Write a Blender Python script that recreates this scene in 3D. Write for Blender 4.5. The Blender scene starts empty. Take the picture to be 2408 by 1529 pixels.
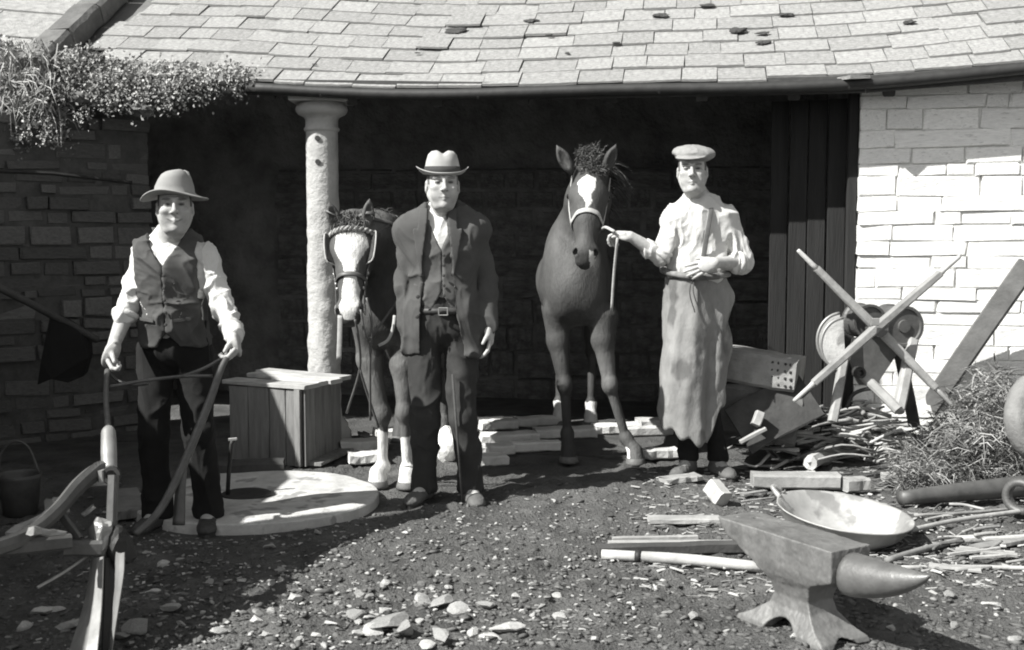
import bpy, bmesh, math, random
import numpy as np
from mathutils import Vector, Matrix

# ------------------------------------------------------------------ camera, sky, sun, exposure
SC = bpy.context.scene
COL = SC.collection
CAM_H = 1.4
FPX = 2800.0
TANP = 227.5 / FPX
PITCH = math.atan(TANP)
cam = bpy.data.cameras.new("camera")
cam_o = bpy.data.objects.new("camera", cam)
COL.objects.link(cam_o)
cam_o.location = (0, 0, CAM_H)
cam_o.rotation_euler = (math.pi / 2 - PITCH, 0, 0)
cam.sensor_width = 36.0
cam.lens = 36.0 * FPX / 2408.0
cam.clip_end = 2000
cam.dof.use_dof = True
cam.dof.focus_distance = 5.9
cam.dof.aperture_fstop = 5.0
SC.camera = cam_o

SUN_EL = math.radians(44)
SUN_DIR = Vector((0.86 * math.cos(SUN_EL), 0.51 * math.cos(SUN_EL), -math.sin(SUN_EL)))
world = bpy.data.worlds.new("World")
SC.world = world
world.use_nodes = True
wn = world.node_tree.nodes
wl = world.node_tree.links
wn.clear()
sky = wn.new("ShaderNodeTexSky")
sky.sky_type = 'NISHITA'
sky.sun_disc = False
sky.sun_elevation = SUN_EL
sky.sun_rotation = math.radians(239)
bw = wn.new("ShaderNodeRGBToBW")          # black-and-white film: the sky's light without its hue
bgn = wn.new("ShaderNodeBackground")
bgn.inputs[1].default_value = 0.095
wout = wn.new("ShaderNodeOutputWorld")
wl.new(sky.outputs[0], bw.inputs[0])
wl.new(bw.outputs[0], bgn.inputs[0])
wl.new(bgn.outputs[0], wout.inputs[0])
sun = bpy.data.lights.new("sun", 'SUN')
sun.energy = 4.6
sun.angle = math.radians(0.5)
sun.color = (1.0, 0.99, 0.965)
sun_o = bpy.data.objects.new("sun", sun)
COL.objects.link(sun_o)
sun_o.location = (-20, -12, 25)
sun_o.rotation_euler = SUN_DIR.to_track_quat('-Z', 'Y').to_euler()
SC.view_settings.view_transform = 'Standard'
SC.view_settings.look = 'None'
SC.view_settings.gamma = 1.0
SC.view_settings.exposure = 1.0
SC.view_settings.use_curve_mapping = False
SC.cycles.filter_width = 1.9
SC.cycles.max_bounces = 6

# ------------------------------------------------------------------ small helpers
RNG = np.random.default_rng(7)
random.seed(7)
def A(*a): return np.array(a, dtype=float)
def nrm(v): return v / (np.linalg.norm(v) + 1e-12)

def at(px, py, Y):
    """survey helper: the point seen at (px, py) of the 2408-wide print at distance Y, in metres"""
    dx, dy = px - 1204.0, 764.5 - py
    sp, cp = math.sin(PITCH), math.cos(PITCH)
    y = dy * sp + FPX * cp
    z = dy * cp - FPX * sp
    t = Y / y
    return A(dx * t, Y, CAM_H + z * t)
def gp(px, py, z=0.0):
    dx, dy = px - 1204.0, 764.5 - py
    sp, cp = math.sin(PITCH), math.cos(PITCH)
    t = (z - CAM_H) / (dy * cp - FPX * sp)
    return A(dx * t, (dy * sp + FPX * cp) * t, z)

def _h(ix, iy, iz, seed):
    n = (ix.astype(np.int64) * 374761393 + iy.astype(np.int64) * 668265263 + iz.astype(np.int64) * 1442695041 + seed * 974634777) & 0xFFFFFFFF
    n = ((n ^ (n >> 13)) * 1274126177) & 0xFFFFFFFF
    n = (n ^ (n >> 16)) & 0xFFFFFFFF
    return n / 4294967295.0
def vnoise(P, seed=0):
    P = np.asarray(P, float)
    i = np.floor(P).astype(np.int64); f = P - i
    f = f * f * (3 - 2 * f)
    r = 0
    for a in (0, 1):
        for b in (0, 1):
            for c in (0, 1):
                w = (f[..., 0] if a else 1 - f[..., 0]) * (f[..., 1] if b else 1 - f[..., 1]) * (f[..., 2] if c else 1 - f[..., 2])
                r = r + w * _h(i[..., 0] + a, i[..., 1] + b, i[..., 2] + c, seed)
    return r * 2 - 1
def fbm(P, seed=0, octv=3, gain=.5):
    P = np.asarray(P, float); r = 0; a = 1.0
    for o in range(octv):
        r = r + a * vnoise(P * (2.03 ** o) + 17.3 * o, seed + o); a *= gain
    return r

# ------------------------------------------------------------------ materials (black-and-white photograph: greys)
MATS = {}
def M(name, v, rough=.85, var=.25, vs=6.0, bump=.25, bs=40.0, bd=.01, attr=False, rnd=0.0, metal=0.0, stretch=None, spots=None, spec=.35):
    if name in MATS: return MATS[name]
    m = bpy.data.materials.new(name); m.use_nodes = True
    N = m.node_tree.nodes; L = m.node_tree.links
    b = N["Principled BSDF"]
    b.inputs["Roughness"].default_value = rough
    b.inputs["Metallic"].default_value = metal
    b.inputs["Specular IOR Level"].default_value = spec
    tc = N.new("ShaderNodeTexCoord"); src = tc.outputs["Object"]
    if stretch:
        mp = N.new("ShaderNodeMapping"); mp.inputs["Scale"].default_value = stretch
        L.new(src, mp.inputs[0]); src = mp.outputs[0]
    n1 = N.new("ShaderNodeTexNoise"); n1.inputs["Scale"].default_value = vs; n1.inputs["Detail"].default_value = 6; n1.inputs["Roughness"].default_value = .65
    L.new(src, n1.inputs["Vector"])
    mr = N.new("ShaderNodeMapRange"); mr.inputs[1].default_value = .28; mr.inputs[2].default_value = .72
    mr.inputs[3].default_value = 1 - var; mr.inputs[4].default_value = 1 + var
    L.new(n1.outputs["Fac"], mr.inputs[0])
    val = mr.outputs[0]
    def mul(x, y):
        q = N.new("ShaderNodeMath"); q.operation = 'MULTIPLY'
        L.new(x, q.inputs[0])
        if isinstance(y, (int, float)): q.inputs[1].default_value = y
        else: L.new(y, q.inputs[1])
        return q.outputs[0]
    if rnd:
        oi = N.new("ShaderNodeObjectInfo"); r2 = N.new("ShaderNodeMapRange")
        r2.inputs[3].default_value = 1 - rnd; r2.inputs[4].default_value = 1 + rnd
        L.new(oi.outputs["Random"], r2.inputs[0]); val = mul(val, r2.outputs[0])
    if spots:   # (scale, threshold, multiplier): lichen, stains
        n3 = N.new("ShaderNodeTexNoise"); n3.inputs["Scale"].default_value = spots[0]; n3.inputs["Detail"].default_value = 4
        L.new(src, n3.inputs["Vector"])
        r3 = N.new("ShaderNodeMapRange"); r3.inputs[1].default_value = spots[1]; r3.inputs[2].default_value = spots[1] + .06
        r3.inputs[3].default_value = 1; r3.inputs[4].default_value = spots[2]
        L.new(n3.outputs["Fac"], r3.inputs[0]); val = mul(val, r3.outputs[0])
    if attr:
        at_ = N.new("ShaderNodeAttribute"); at_.attribute_name = "Col"
        val = mul(val, at_.outputs["Fac"])
    else:
        val = mul(val, v)
    cb = N.new("ShaderNodeCombineColor")
    L.new(val, cb.inputs[0]); L.new(val, cb.inputs[1]); L.new(mul(val, .975), cb.inputs[2])
    L.new(cb.outputs[0], b.inputs["Base Color"])
    if bump:
        n2 = N.new("ShaderNodeTexNoise"); n2.inputs["Scale"].default_value = bs; n2.inputs["Detail"].default_value = 5; n2.inputs["Roughness"].default_value = .6
        L.new(src, n2.inputs["Vector"])
        bp = N.new("ShaderNodeBump"); bp.inputs["Strength"].default_value = bump; bp.inputs["Distance"].default_value = bd
        L.new(n2.outputs["Fac"], bp.inputs["Height"]); L.new(bp.outputs[0], b.inputs["Normal"])
    MATS[name] = m
    return m

def init_mats():
    M("soil", .10, .95, .5, 3.5, 1.0, 60, .03, spots=(120, .68, 1.8))
    M("gravel", .2, .9, .3, 20, .4, 80, attr=True)
    M("slate", .30, .9, .38, 9, .9, 40, .012, rnd=.12, spots=(26, .66, .72))
    M("slate_back", .14, .9)
    M("limestone", .82, .9, .14, 8, .55, 26, .016, rnd=.07, spots=(11, .62, .75))
    M("mortar", .66, .95, .2, 14, .8, 60, .01)
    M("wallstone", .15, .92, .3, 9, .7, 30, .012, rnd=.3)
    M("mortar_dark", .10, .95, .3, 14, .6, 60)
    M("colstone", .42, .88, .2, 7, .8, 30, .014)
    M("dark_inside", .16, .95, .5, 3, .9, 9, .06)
    M("iron", .10, .55, .3, 14, .3, 60, .004, metal=.3, spec=.5)
    M("iron_dark", .035, .6, .3, 14, .3, 60, .004, metal=.2)
    M("iron_bright", .30, .45, .25, 12, .25, 70, .003, metal=.45)
    M("anvil_iron", .17, .6, .35, 9, .6, 45, .006, metal=.35, stretch=(1, 1, .35))
    M("tin", .40, .5, .25, 7, .1, 30, .003, metal=.25, spots=(6, .58, .6))
    M("wood_pale", .40, .8, .3, 8, .5, 30, .006, stretch=(1, 1, 1), rnd=.2)
    M("wood_grey", .27, .85, .35, 7, .6, 26, .008, rnd=.2)
    M("wood_dark", .06, .85, .4, 8, .6, 26, .008, rnd=.25)
    M("box_wood", .22, .85, .35, 5, .7, 22, .008, stretch=(5, 5, .6), rnd=.12)
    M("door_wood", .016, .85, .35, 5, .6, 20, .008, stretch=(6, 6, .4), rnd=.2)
    M("plate_iron", .46, .8, .3, 7, .6, 34, .008, spots=(8, .58, .55))
    M("rock", .42, .9, .3, 9, .6, 35, .01, rnd=.35)
    M("sill", .55, .9, .25, 6, .6, 30, .01, rnd=.15)
    M("leaf", .18, .7, .2, 9, 0, attr=True)
    M("moss", .06, .95, .4, 20, .8, 60, .02)
    M("skin", .4, .65, .16, 30, .5, 90, .003, attr=True, spec=.3)
    M("shirt", .62, .9, .06, 10, .35, 60, .006)
    M("shirt_dull", .52, .9, .12, 9, .35, 60, .006)
    M("vest_cloth", .075, .95, .25, 9, .4, 160, .003)
    M("coat_cloth", .072, .95, .18, 9, .4, 170, .003)
    M("vest_grey", .095, .95, .18, 9, .4, 170, .003)
    M("trouser_dark", .011, .95, .3, 8, .4, 120, .003)
    M("trouser_grey", .035, .95, .25, 8, .4, 120, .003)
    M("leather", .05, .55, .3, 12, .3, 90, .003)
    M("boot_dusty", .10, .8, .35, 14, .4, 60, .004)
    M("apron", .21, .85, .4, 5, .7, 40, .008, stretch=(1, 1, .5), spots=(6, .56, .55))
    M("felt_grey", .27, .95, .12, 12, .3, 150, .002)
    M("felt_pale", .36, .95, .1, 12, .3, 150, .002)
    M("tweed", .24, .95, .16, 40, .4, 160, .003)
    M("band", .04, .8)
    M("strap", .09, .5, .3, 20, .2, 90, .002, spec=.5)
    M("strap_pale", .38, .7, .2, 20, .3, 90, .002)
    M("rope", .35, .9, .25, 40, .6, 120, .003)
    M("coat_horse", .1, .62, .35, 8, .8, 75, .008, attr=True, spec=.3, stretch=(1, 1, .35))
    M("hair", .06, .6, .3, 30, 0, attr=True)
    M("brass", .55, .35, .1, 10, 0, metal=.6)
    M("straw", .28, .8, .3, 10, 0, attr=True)
    M("hoof", .12, .6, .3, 30, .2, 60)
    M("wood_weathered", .11, .9, .35, 6, .6, 30, .008, rnd=.1)
    M("trough_stone", .26, .9, .3, 8, .7, 30, .01)
    M("eye", .012, .12, 0, 1, 0, spec=.6)
init_mats()

# ------------------------------------------------------------------ objects
ORG = {}
def _mesh(name, V, F, smooth=False, col=None):
    me = bpy.data.meshes.new(name)
    V = np.asarray(V, np.float32)
    if isinstance(F, np.ndarray):
        n, k = F.shape
        me.vertices.add(len(V)); me.vertices.foreach_set("co", V.ravel())
        me.loops.add(n * k); me.loops.foreach_set("vertex_index", F.astype(np.int32).ravel())
        me.polygons.add(n)
        me.polygons.foreach_set("loop_start", np.arange(0, n * k, k, dtype=np.int32))
        me.polygons.foreach_set("loop_total", np.full(n, k, np.int32))
        me.update(calc_edges=True)
    else:
        me.from_pydata([tuple(map(float, v)) for v in V], [], [tuple(int(i) for i in f) for f in F])
    me.validate()
    if smooth: me.polygons.foreach_set("use_smooth", np.ones(len(me.polygons), bool))
    if col is not None:
        a = me.color_attributes.new("Col", 'FLOAT_COLOR', 'POINT')
        c = np.ones((len(V), 4), np.float32); c[:, :3] = np.asarray(col, np.float32)[:, None]
        a.data.foreach_set("color", c.ravel())
    me.update()
    return me
def tag(o, label=None, cat=None, group=None, kind=None):
    if label: o["label"] = label
    if cat: o["category"] = cat
    if group: o["group"] = group
    if kind: o["kind"] = kind
    return o
def empty(name, loc, label=None, cat=None, group=None):
    o = bpy.data.objects.new(name, None); COL.objects.link(o)
    o.location = tuple(loc); o.empty_display_size = .1
    ORG[o] = np.asarray(loc, float)
    return tag(o, label, cat, group)
def mk(name, V, F, mat, parent=None, smooth=False, col=None, label=None, cat=None, group=None, kind=None):
    V = np.asarray(V, float)
    org = ORG[parent] if parent is not None else A(V[:, 0].mean(), V[:, 1].mean(), V[:, 2].min())
    me = _mesh(name, V - org, F, smooth, col)
    me.materials.append(MATS[mat] if isinstance(mat, str) else mat)
    o = bpy.data.objects.new(name, me); COL.objects.link(o)
    if parent is not None: o.parent = parent
    else: o.location = tuple(org)
    ORG[o] = org
    return tag(o, label, cat, group, kind)
def inst(name, me, loc, R, scale, parent=None, mat=None, **kw):
    """object sharing mesh data; R 3x3 numpy (columns = axes), world placement"""
    o = bpy.data.objects.new(name, me); COL.objects.link(o)
    org = ORG[parent] if parent is not None else A(0, 0, 0)
    Mx = Matrix(((R[0][0], R[0][1], R[0][2]), (R[1][0], R[1][1], R[1][2]), (R[2][0], R[2][1], R[2][2])))
    o.rotation_euler = Mx.to_euler()
    o.location = tuple(np.asarray(loc) - org)
    o.scale = tuple(scale)
    if parent is not None: o.parent = parent
    ORG[o] = np.asarray(loc, float)
    return tag(o, **kw)
def rotz(a):
    c, s = math.cos(a), math.sin(a)
    return np.array([[c, -s, 0], [s, c, 0], [0, 0, 1.0]])
def rotx(a):
    c, s = math.cos(a), math.sin(a)
    return np.array([[1.0, 0, 0], [0, c, -s], [0, s, c]])
def roty(a):
    c, s = math.cos(a), math.sin(a)
    return np.array([[c, 0, s], [0, 1.0, 0], [-s, 0, c]])
class G:
    """geometry collector"""
    def __init__(s): s.V = []; s.F = []; s.n = 0; s.C = []
    def put(s, V, F, c=None):
        V = np.asarray(V, float)
        s.V.append(V); s.F += [tuple(int(i) + s.n for i in f) for f in F]; s.n += len(V)
        s.C.append(np.full(len(V), 1.0 if c is None else c)); return s
    def mk(s, name, mat, parent=None, col=False, **kw):
        return mk(name, np.vstack(s.V), s.F, mat, parent, col=np.concatenate(s.C) if col else None, **kw)
def cr(pts, n=6):
    """Catmull-Rom through points (any dimension)"""
    P = np.asarray(pts, float)
    if len(P) < 3: return np.array([P[0] + (P[-1] - P[0]) * t for t in np.linspace(0, 1, n + 1)])
    Q = np.vstack([2 * P[0] - P[1], P, 2 * P[-1] - P[-2]]); out = []
    for i in range(1, len(Q) - 2):
        for t in np.linspace(0, 1, n, endpoint=False):
            a, b, c, d = Q[i - 1], Q[i], Q[i + 1], Q[i + 2]
            out.append(.5 * ((2 * b) + (c - a) * t + (2 * a - 5 * b + 4 * c - d) * t * t + (3 * b - a - 3 * c + d) * t ** 3))
    out.append(P[-1]); return np.array(out)
def tube(pts, r, n=8, closed=False, flat=1.0, up=None, cap=True, jit=0.0, seed=0):
    """sweep a round (or flattened: flat<1 across 'up') section along pts"""
    P = np.asarray(pts, float); m = len(P)
    r = np.full(m, r) if np.isscalar(r) else np.interp(np.linspace(0, 1, m), np.linspace(0, 1, len(r)), r)
    T = np.zeros_like(P)
    for i in range(m):
        a = P[(i - 1) % m] if (closed or i > 0) else P[i]; b = P[(i + 1) % m] if (closed or i < m - 1) else P[i]
        T[i] = nrm(b - a)
    u = A(0, 0, 1) if up is None else np.asarray(up, float)
    if up is None and abs(T[0] @ u) > .9: u = A(0, 1, 0)
    V = []; prev = u
    rg = np.random.default_rng(seed)
    for i in range(m):
        ref = prev if up is None else (u[i] if u.ndim == 2 else u)
        s_ = nrm(np.cross(T[i], ref)); w = nrm(np.cross(s_, T[i])); prev = w
        for k in range(n):
            an = 2 * math.pi * k / n
            rr = r[i] * (1 + (rg.uniform(-jit, jit) if jit else 0))
            V.append(P[i] + rr * (math.cos(an) * s_ + math.sin(an) * flat * w))
    F = []
    for i in range(m if closed else m - 1):
        j = (i + 1) % m
        for k in range(n):
            F.append((i * n + k, i * n + (k + 1) % n, j * n + (k + 1) % n, j * n + k))
    if cap and not closed:
        F.append(tuple(range(n - 1, -1, -1))); F.append(tuple((m - 1) * n + k for k in range(n)))
    return np.array(V), F
def bar(p0, p1, w, h, up=(0, 0, 1), ch=.12, jit=.0, seg=4, seed=0, taper=1.0):
    """chamfered timber/iron bar from p0 to p1, w wide (sideways) and h along up"""
    p0 = np.asarray(p0, float); p1 = np.asarray(p1, float)
    t = nrm(p1 - p0); s_ = nrm(np.cross(t, np.asarray(up, float))); u = nrm(np.cross(s_, t))
    c = min(w, h) * ch
    sec = [(-w / 2 + c, -h / 2), (w / 2 - c, -h / 2), (w / 2, -h / 2 + c), (w / 2, h / 2 - c), (w / 2 - c, h / 2), (-w / 2 + c, h / 2), (-w / 2, h / 2 - c), (-w / 2, -h / 2 + c)]
    V = []; rg = np.random.default_rng(seed)
    for i in range(seg + 1):
        f = i / seg; k = 1 + (taper - 1) * f
        off = (s_ * rg.uniform(-1, 1) * w + u * rg.uniform(-1, 1) * h) * jit
        for a, b in sec:
            V.append(p0 + (p1 - p0) * f + off + s_ * a * k * (1 + rg.uniform(-jit, jit)) + u * b * k * (1 + rg.uniform(-jit, jit)) + t * (rg.uniform(-1, 1) * jit * w if i in (0, seg) else 0))
    F = []
    for i in range(seg):
        for k in range(8):
            F.append((i * 8 + k, i * 8 + (k + 1) % 8, (i + 1) * 8 + (k + 1) % 8, (i + 1) * 8 + k))
    F.append(tuple(range(7, -1, -1))); F.append(tuple(seg * 8 + k for k in range(8)))
    return np.array(V), F
def lathe(prof, n=24, c=(0, 0, 0), R=None, closed=False, fn=None):
    V = []; m = len(prof)
    for r, z in prof:
        for k in range(n):
            a = 2 * math.pi * k / n
            V.append((r * math.cos(a), r * math.sin(a), z))
    V = np.array(V, float)
    if fn is not None: V = fn(V)
    if R is not None: V = V @ np.asarray(R).T
    V = V + np.asarray(c, float)
    F = []
    for i in range(m if closed else m - 1):
        j = (i + 1) % m
        for k in range(n): F.append((i * n + k, i * n + (k + 1) % n, j * n + (k + 1) % n, j * n + k))
    if not closed:
        if prof[0][0] > 1e-6: F.append(tuple(range(n - 1, -1, -1)))
        if prof[-1][0] > 1e-6: F.append(tuple((m - 1) * n + k for k in range(n)))
    return V, F
def axisR(d):
    """rotation whose z axis is d"""
    z = nrm(np.asarray(d, float)); x = nrm(np.cross(A(0, 0, 1) if abs(z[2]) < .95 else A(0, 1, 0), z)); y = np.cross(z, x)
    return np.stack([x, y, z], 1)
_ICO = {}
def ico(sub):
    if sub not in _ICO:
        bm = bmesh.new(); bmesh.ops.create_icosphere(bm, subdivisions=sub, radius=1)
        bm.verts.ensure_lookup_table()
        _ICO[sub] = (np.array([v.co[:] for v in bm.verts]), [tuple(v.index for v in f.verts) for f in bm.faces]); bm.free()
    return _ICO[sub]
def rock(seed, sub=2, rough=.28, flat=.6, cut=(.55, .9), npl=7):
    V, F = ico(sub); rg = np.random.default_rng(seed)
    W = V.copy()
    for _ in range(npl):       # chipped planes
        d = nrm(rg.normal(size=3)); o = rg.uniform(*cut)
        h = W @ d; W = W - np.clip(h - o, 0, None)[:, None] * d
    W = W * (1 + rough * .5 * fbm(V * 1.7 + seed * 3.1, seed)[:, None])
    return W * A(1, rg.uniform(.6, .95), flat * rg.uniform(.7, 1.2)), F

# ------------------------------------------------------------------ smooth solids (distance fields meshed with surface nets)
def cone(a, b, ra, rb=None, sc=None):
    a = np.asarray(a, float); b = np.asarray(b, float); rb = ra if rb is None else rb
    s = np.ones(3) if sc is None else np.asarray(sc, float)
    A_, B_ = a / s, b / s; ba = B_ - A_; L2 = max(ba @ ba, 1e-12); ms = s.min()
    def fn(X, Y, Z):
        x, y, z = X / s[0] - A_[0], Y / s[1] - A_[1], Z / s[2] - A_[2]
        t = np.clip((x * ba[0] + y * ba[1] + z * ba[2]) / L2, 0, 1)
        return (np.sqrt((x - t * ba[0]) ** 2 + (y - t * ba[1]) ** 2 + (z - t * ba[2]) ** 2) - (ra + t * (rb - ra))) * ms
    R = max(ra, rb) * s
    return fn, np.minimum(a, b) - R, np.maximum(a, b) + R
def ell(c, r, R=None):
    c = np.asarray(c, float); r = np.asarray(r, float); R = np.eye(3) if R is None else np.asarray(R, float)
    def fn(X, Y, Z):
        x, y, z = X - c[0], Y - c[1], Z - c[2]
        p = R[0, 0] * x + R[1, 0] * y + R[2, 0] * z; q = R[0, 1] * x + R[1, 1] * y + R[2, 1] * z; w = R[0, 2] * x + R[1, 2] * y + R[2, 2] * z
        k0 = np.sqrt((p / r[0]) ** 2 + (q / r[1]) ** 2 + (w / r[2]) ** 2)
        k1 = np.sqrt((p / r[0] ** 2) ** 2 + (q / r[1] ** 2) ** 2 + (w / r[2] ** 2) ** 2)
        return k0 * (k0 - 1) / np.maximum(k1, 1e-9)
    e = np.sqrt(((R * r) ** 2).sum(1))
    return fn, c - e, c + e
class Vol:
    def __init__(s, h): s.h = h; s.ops = []; s.cuts = []
    def u(s, prim, k=.03): s.ops.append((prim, k, 1)); return s
    def sub(s, prim, k=.008): s.ops.append((prim, k, -1)); return s
    def chain(s, pts, rs, k=.03, sc=None):
        for i in range(len(pts) - 1): s.u(cone(pts[i], pts[i + 1], rs[i], rs[i + 1], sc), k)
        return s
    def cut(s, fn): s.cuts.append(fn); return s
    def eval(s):
        h = s.h; los = [p[1] for p, k, m in s.ops if m > 0]; his = [p[2] for p, k, m in s.ops if m > 0]
        s.lo = np.min(los, 0) - 4 * h; hi = np.max(his, 0) + 4 * h
        n = np.ceil((hi - s.lo) / h).astype(int) + 1
        s.n = n; Fd = np.full(n, 1.0, np.float32)
        ax = [(s.lo[i] + h * np.arange(n[i])).astype(np.float32) for i in range(3)]
        for (fn, lo, hi_), k, m in s.ops:
            mg = k + 3 * h
            i0 = np.clip(np.floor((lo - mg - s.lo) / h).astype(int), 0, n - 1); i1 = np.clip(np.ceil((hi_ + mg - s.lo) / h).astype(int) + 1, 1, n)
            sl = tuple(slice(i0[i], i1[i]) for i in range(3))
            d = fn(ax[0][sl[0]][:, None, None], ax[1][sl[1]][None, :, None], ax[2][sl[2]][None, None, :])
            f = Fd[sl]
            if m > 0:
                t = np.clip(.5 + .5 * (f - d) / k, 0, 1); Fd[sl] = f + (d - f) * t - k * t * (1 - t)
            else:
                t = np.clip(.5 - .5 * (f + d) / k, 0, 1); Fd[sl] = f + (-d - f) * t + k * t * (1 - t)
        X, Y, Z = ax[0][:, None, None], ax[1][None, :, None], ax[2][None, None, :]
        for fn in s.cuts: Fd = np.maximum(Fd, fn(X, Y, Z))
        s.F = Fd; return s
    def at(s, P):
        """field value at points (trilinear)"""
        q = (np.asarray(P, float) - s.lo) / s.h; q = np.clip(q, 0, np.array(s.n) - 1.001)
        i = np.floor(q).astype(int); f = q - i; r = 0
        for a in (0, 1):
            for b in (0, 1):
                for c in (0, 1):
                    r = r + s.F[i[..., 0] + a, i[..., 1] + b, i[..., 2] + c] * (f[..., 0] if a else 1 - f[..., 0]) * (f[..., 1] if b else 1 - f[..., 1]) * (f[..., 2] if c else 1 - f[..., 2])
        return r
    def out(s, c, d, off=.004, maxd=.6):
        """walk from c along d to the surface, return the point off above it"""
        c = np.asarray(c, float); d = nrm(np.asarray(d, float))
        t = np.arange(0, maxd, .003); v = s.at(c + t[:, None] * d)
        k = np.where(v >= 0)[0]
        return c + d * ((t[k[0]] if len(k) else 0) + off)
    def nets(s):
        if not hasattr(s, "F"): s.eval()
        F = s.F; S = F < 0; h = s.h
        c = np.zeros(np.array(F.shape) - 1, np.int8)
        offs = [(a, b, d) for a in (0, 1) for b in (0, 1) for d in (0, 1)]
        sh = np.array(F.shape) - 1
        for a, b, d in offs: c += S[a:a + sh[0], b:b + sh[1], d:d + sh[2]]
        idx = np.argwhere((c > 0) & (c < 8))
        gid = np.full(c.shape, -1, np.int32); gid[tuple(idx.T)] = np.arange(len(idx))
        pos = np.zeros((len(idx), 3)); cnt = np.zeros(len(idx))
        for i, p in enumerate(offs):
            for j, q in enumerate(offs):
                if j <= i or sum(abs(p[k] - q[k]) for k in range(3)) != 1: continue
                fa = F[idx[:, 0] + p[0], idx[:, 1] + p[1], idx[:, 2] + p[2]]; fb = F[idx[:, 0] + q[0], idx[:, 1] + q[1], idx[:, 2] + q[2]]
                x = (fa < 0) != (fb < 0)
                t = np.where(x, fa / np.where(fa == fb, 1, fa - fb), 0)
                for k in range(3): pos[:, k] += np.where(x, p[k] + t * (q[k] - p[k]), 0)
                cnt += x
        V = s.lo + h * (idx + pos / np.maximum(cnt, 1)[:, None])
        Q = []
        for ax_ in range(3):
            a1, a2 = (ax_ + 1) % 3, (ax_ + 2) % 3
            sl0 = [slice(1, -1)] * 3; sl0[ax_] = slice(0, -1); sl1 = [slice(1, -1)] * 3; sl1[ax_] = slice(1, None)
            s0, s1 = S[tuple(sl0)], S[tuple(sl1)]
            for flip in (0, 1):
                e = np.argwhere((s0 & ~s1) if not flip else (~s0 & s1))
                if not len(e): continue
                e = e + 1; e[:, ax_] -= 1
                def g(d1, d2):
                    q = e.copy(); q[:, a1] -= d1; q[:, a2] -= d2
                    return gid[q[:, 0], q[:, 1], q[:, 2]]
                quad = np.stack([g(1, 1), g(0, 1), g(0, 0), g(1, 0)], 1)
                if flip: quad = quad[:, ::-1]
                Q.append(quad)
        Q = np.vstack(Q); Q = Q[(Q >= 0).all(1)]
        return V, Q
    def mk(s, name, mat, parent=None, colfn=None, disp=None, relax=1, **kw):
        V, Q = s.nets()
        for _ in range(relax):
            acc = np.zeros_like(V); cnt = np.zeros(len(V))
            for k in range(4):
                np.add.at(acc, Q[:, k], V[Q[:, (k + 1) % 4]]); np.add.at(cnt, Q[:, k], 1)
                np.add.at(acc, Q[:, k], V[Q[:, (k - 1) % 4]]); np.add.at(cnt, Q[:, k], 1)
            V = .5 * V + .5 * acc / np.maximum(cnt, 1)[:, None]
        if disp is not None:
            n = np.cross(V[Q[:, 1]] - V[Q[:, 0]], V[Q[:, 3]] - V[Q[:, 0]])
            N = np.zeros_like(V)
            for k in range(4): np.add.at(N, Q[:, k], n)
            N /= np.linalg.norm(N, axis=1)[:, None] + 1e-12
            V = V + N * disp(V)[:, None]
        return mk(name, V, Q, mat, parent, smooth=True, col=colfn(V) if colfn else None, **kw)
def folds(amp, freq, seed, stretch=(1, 1, 1)):
    """cloth folds: ridged noise"""
    st = np.asarray(stretch, float)
    def f(V):
        q = V * freq * st
        q = q + .7 * np.stack([vnoise(q * .6 + 3, seed + 5), vnoise(q * .6 + 9, seed + 6), vnoise(q * .6 + 15, seed + 7)], 1)
        r = (1 - np.abs(vnoise(q, seed))) ** 4 * 1.9 - .55
        r2 = (1 - np.abs(vnoise(q * 2.1 + 5, seed + 11))) ** 4 * 1.2 - .35
        return amp * (r + .45 * r2 + .25 * vnoise(q * 4.5, seed + 3))
    return f

# ------------------------------------------------------------------ ground
def ground_z(X, Y):
    P = np.stack([X, Y, np.zeros_like(X)], -1)
    near = np.clip((9.5 - np.hypot(X, Y - 5)) / 3, 0, 1)
    z = .022 * fbm(P * 1.1, 3, 3) + .010 * fbm(P * 7, 11, 3) * near
    rough = np.clip(.5 + fbm(P * .9, 31, 2), 0, 1)
    z = z + near * (.4 + .6 * rough) * (.020 * np.abs(fbm(P * 11, 23, 2)) + .010 * fbm(P * 31, 29, 2))
    ins = np.clip((Y - 6.9) / .6, 0, 1)            # trodden floor under the roof
    z = z * (1 - .75 * ins)
    plat = np.clip((np.hypot(X + 1.3, Y - 6.02) - .62) / .25, 0, 1)
    return z * (.15 + .85 * plat) - .012
def gz(x, y): return float(ground_z(np.array([x], float), np.array([y], float))[0])
def build_ground():
    xs = np.concatenate([[-400, -120, -40, -15, -8, -6], np.arange(-4.4, 4.41, .018), [6, 8, 15, 40, 120, 400]])
    ys = np.concatenate([[-300, -80, -25, -8, -2, 1, 2.4], np.arange(3.2, 8.2, .018), [8.6, 9, 10, 12, 16, 25, 60, 150, 400]])
    X, Y = np.meshgrid(xs, ys, indexing='ij')
    V = np.stack([X, Y, ground_z(X, Y)], -1).reshape(-1, 3)
    nx, ny = len(xs), len(ys)
    i, j = np.meshgrid(np.arange(nx - 1), np.arange(ny - 1), indexing='ij')
    a = (i * ny + j).ravel()
    Q = np.stack([a, a + ny, a + ny + 1, a + 1], 1)
    mk("ground", V, Q, "soil", smooth=True, kind="structure")
build_ground()

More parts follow.
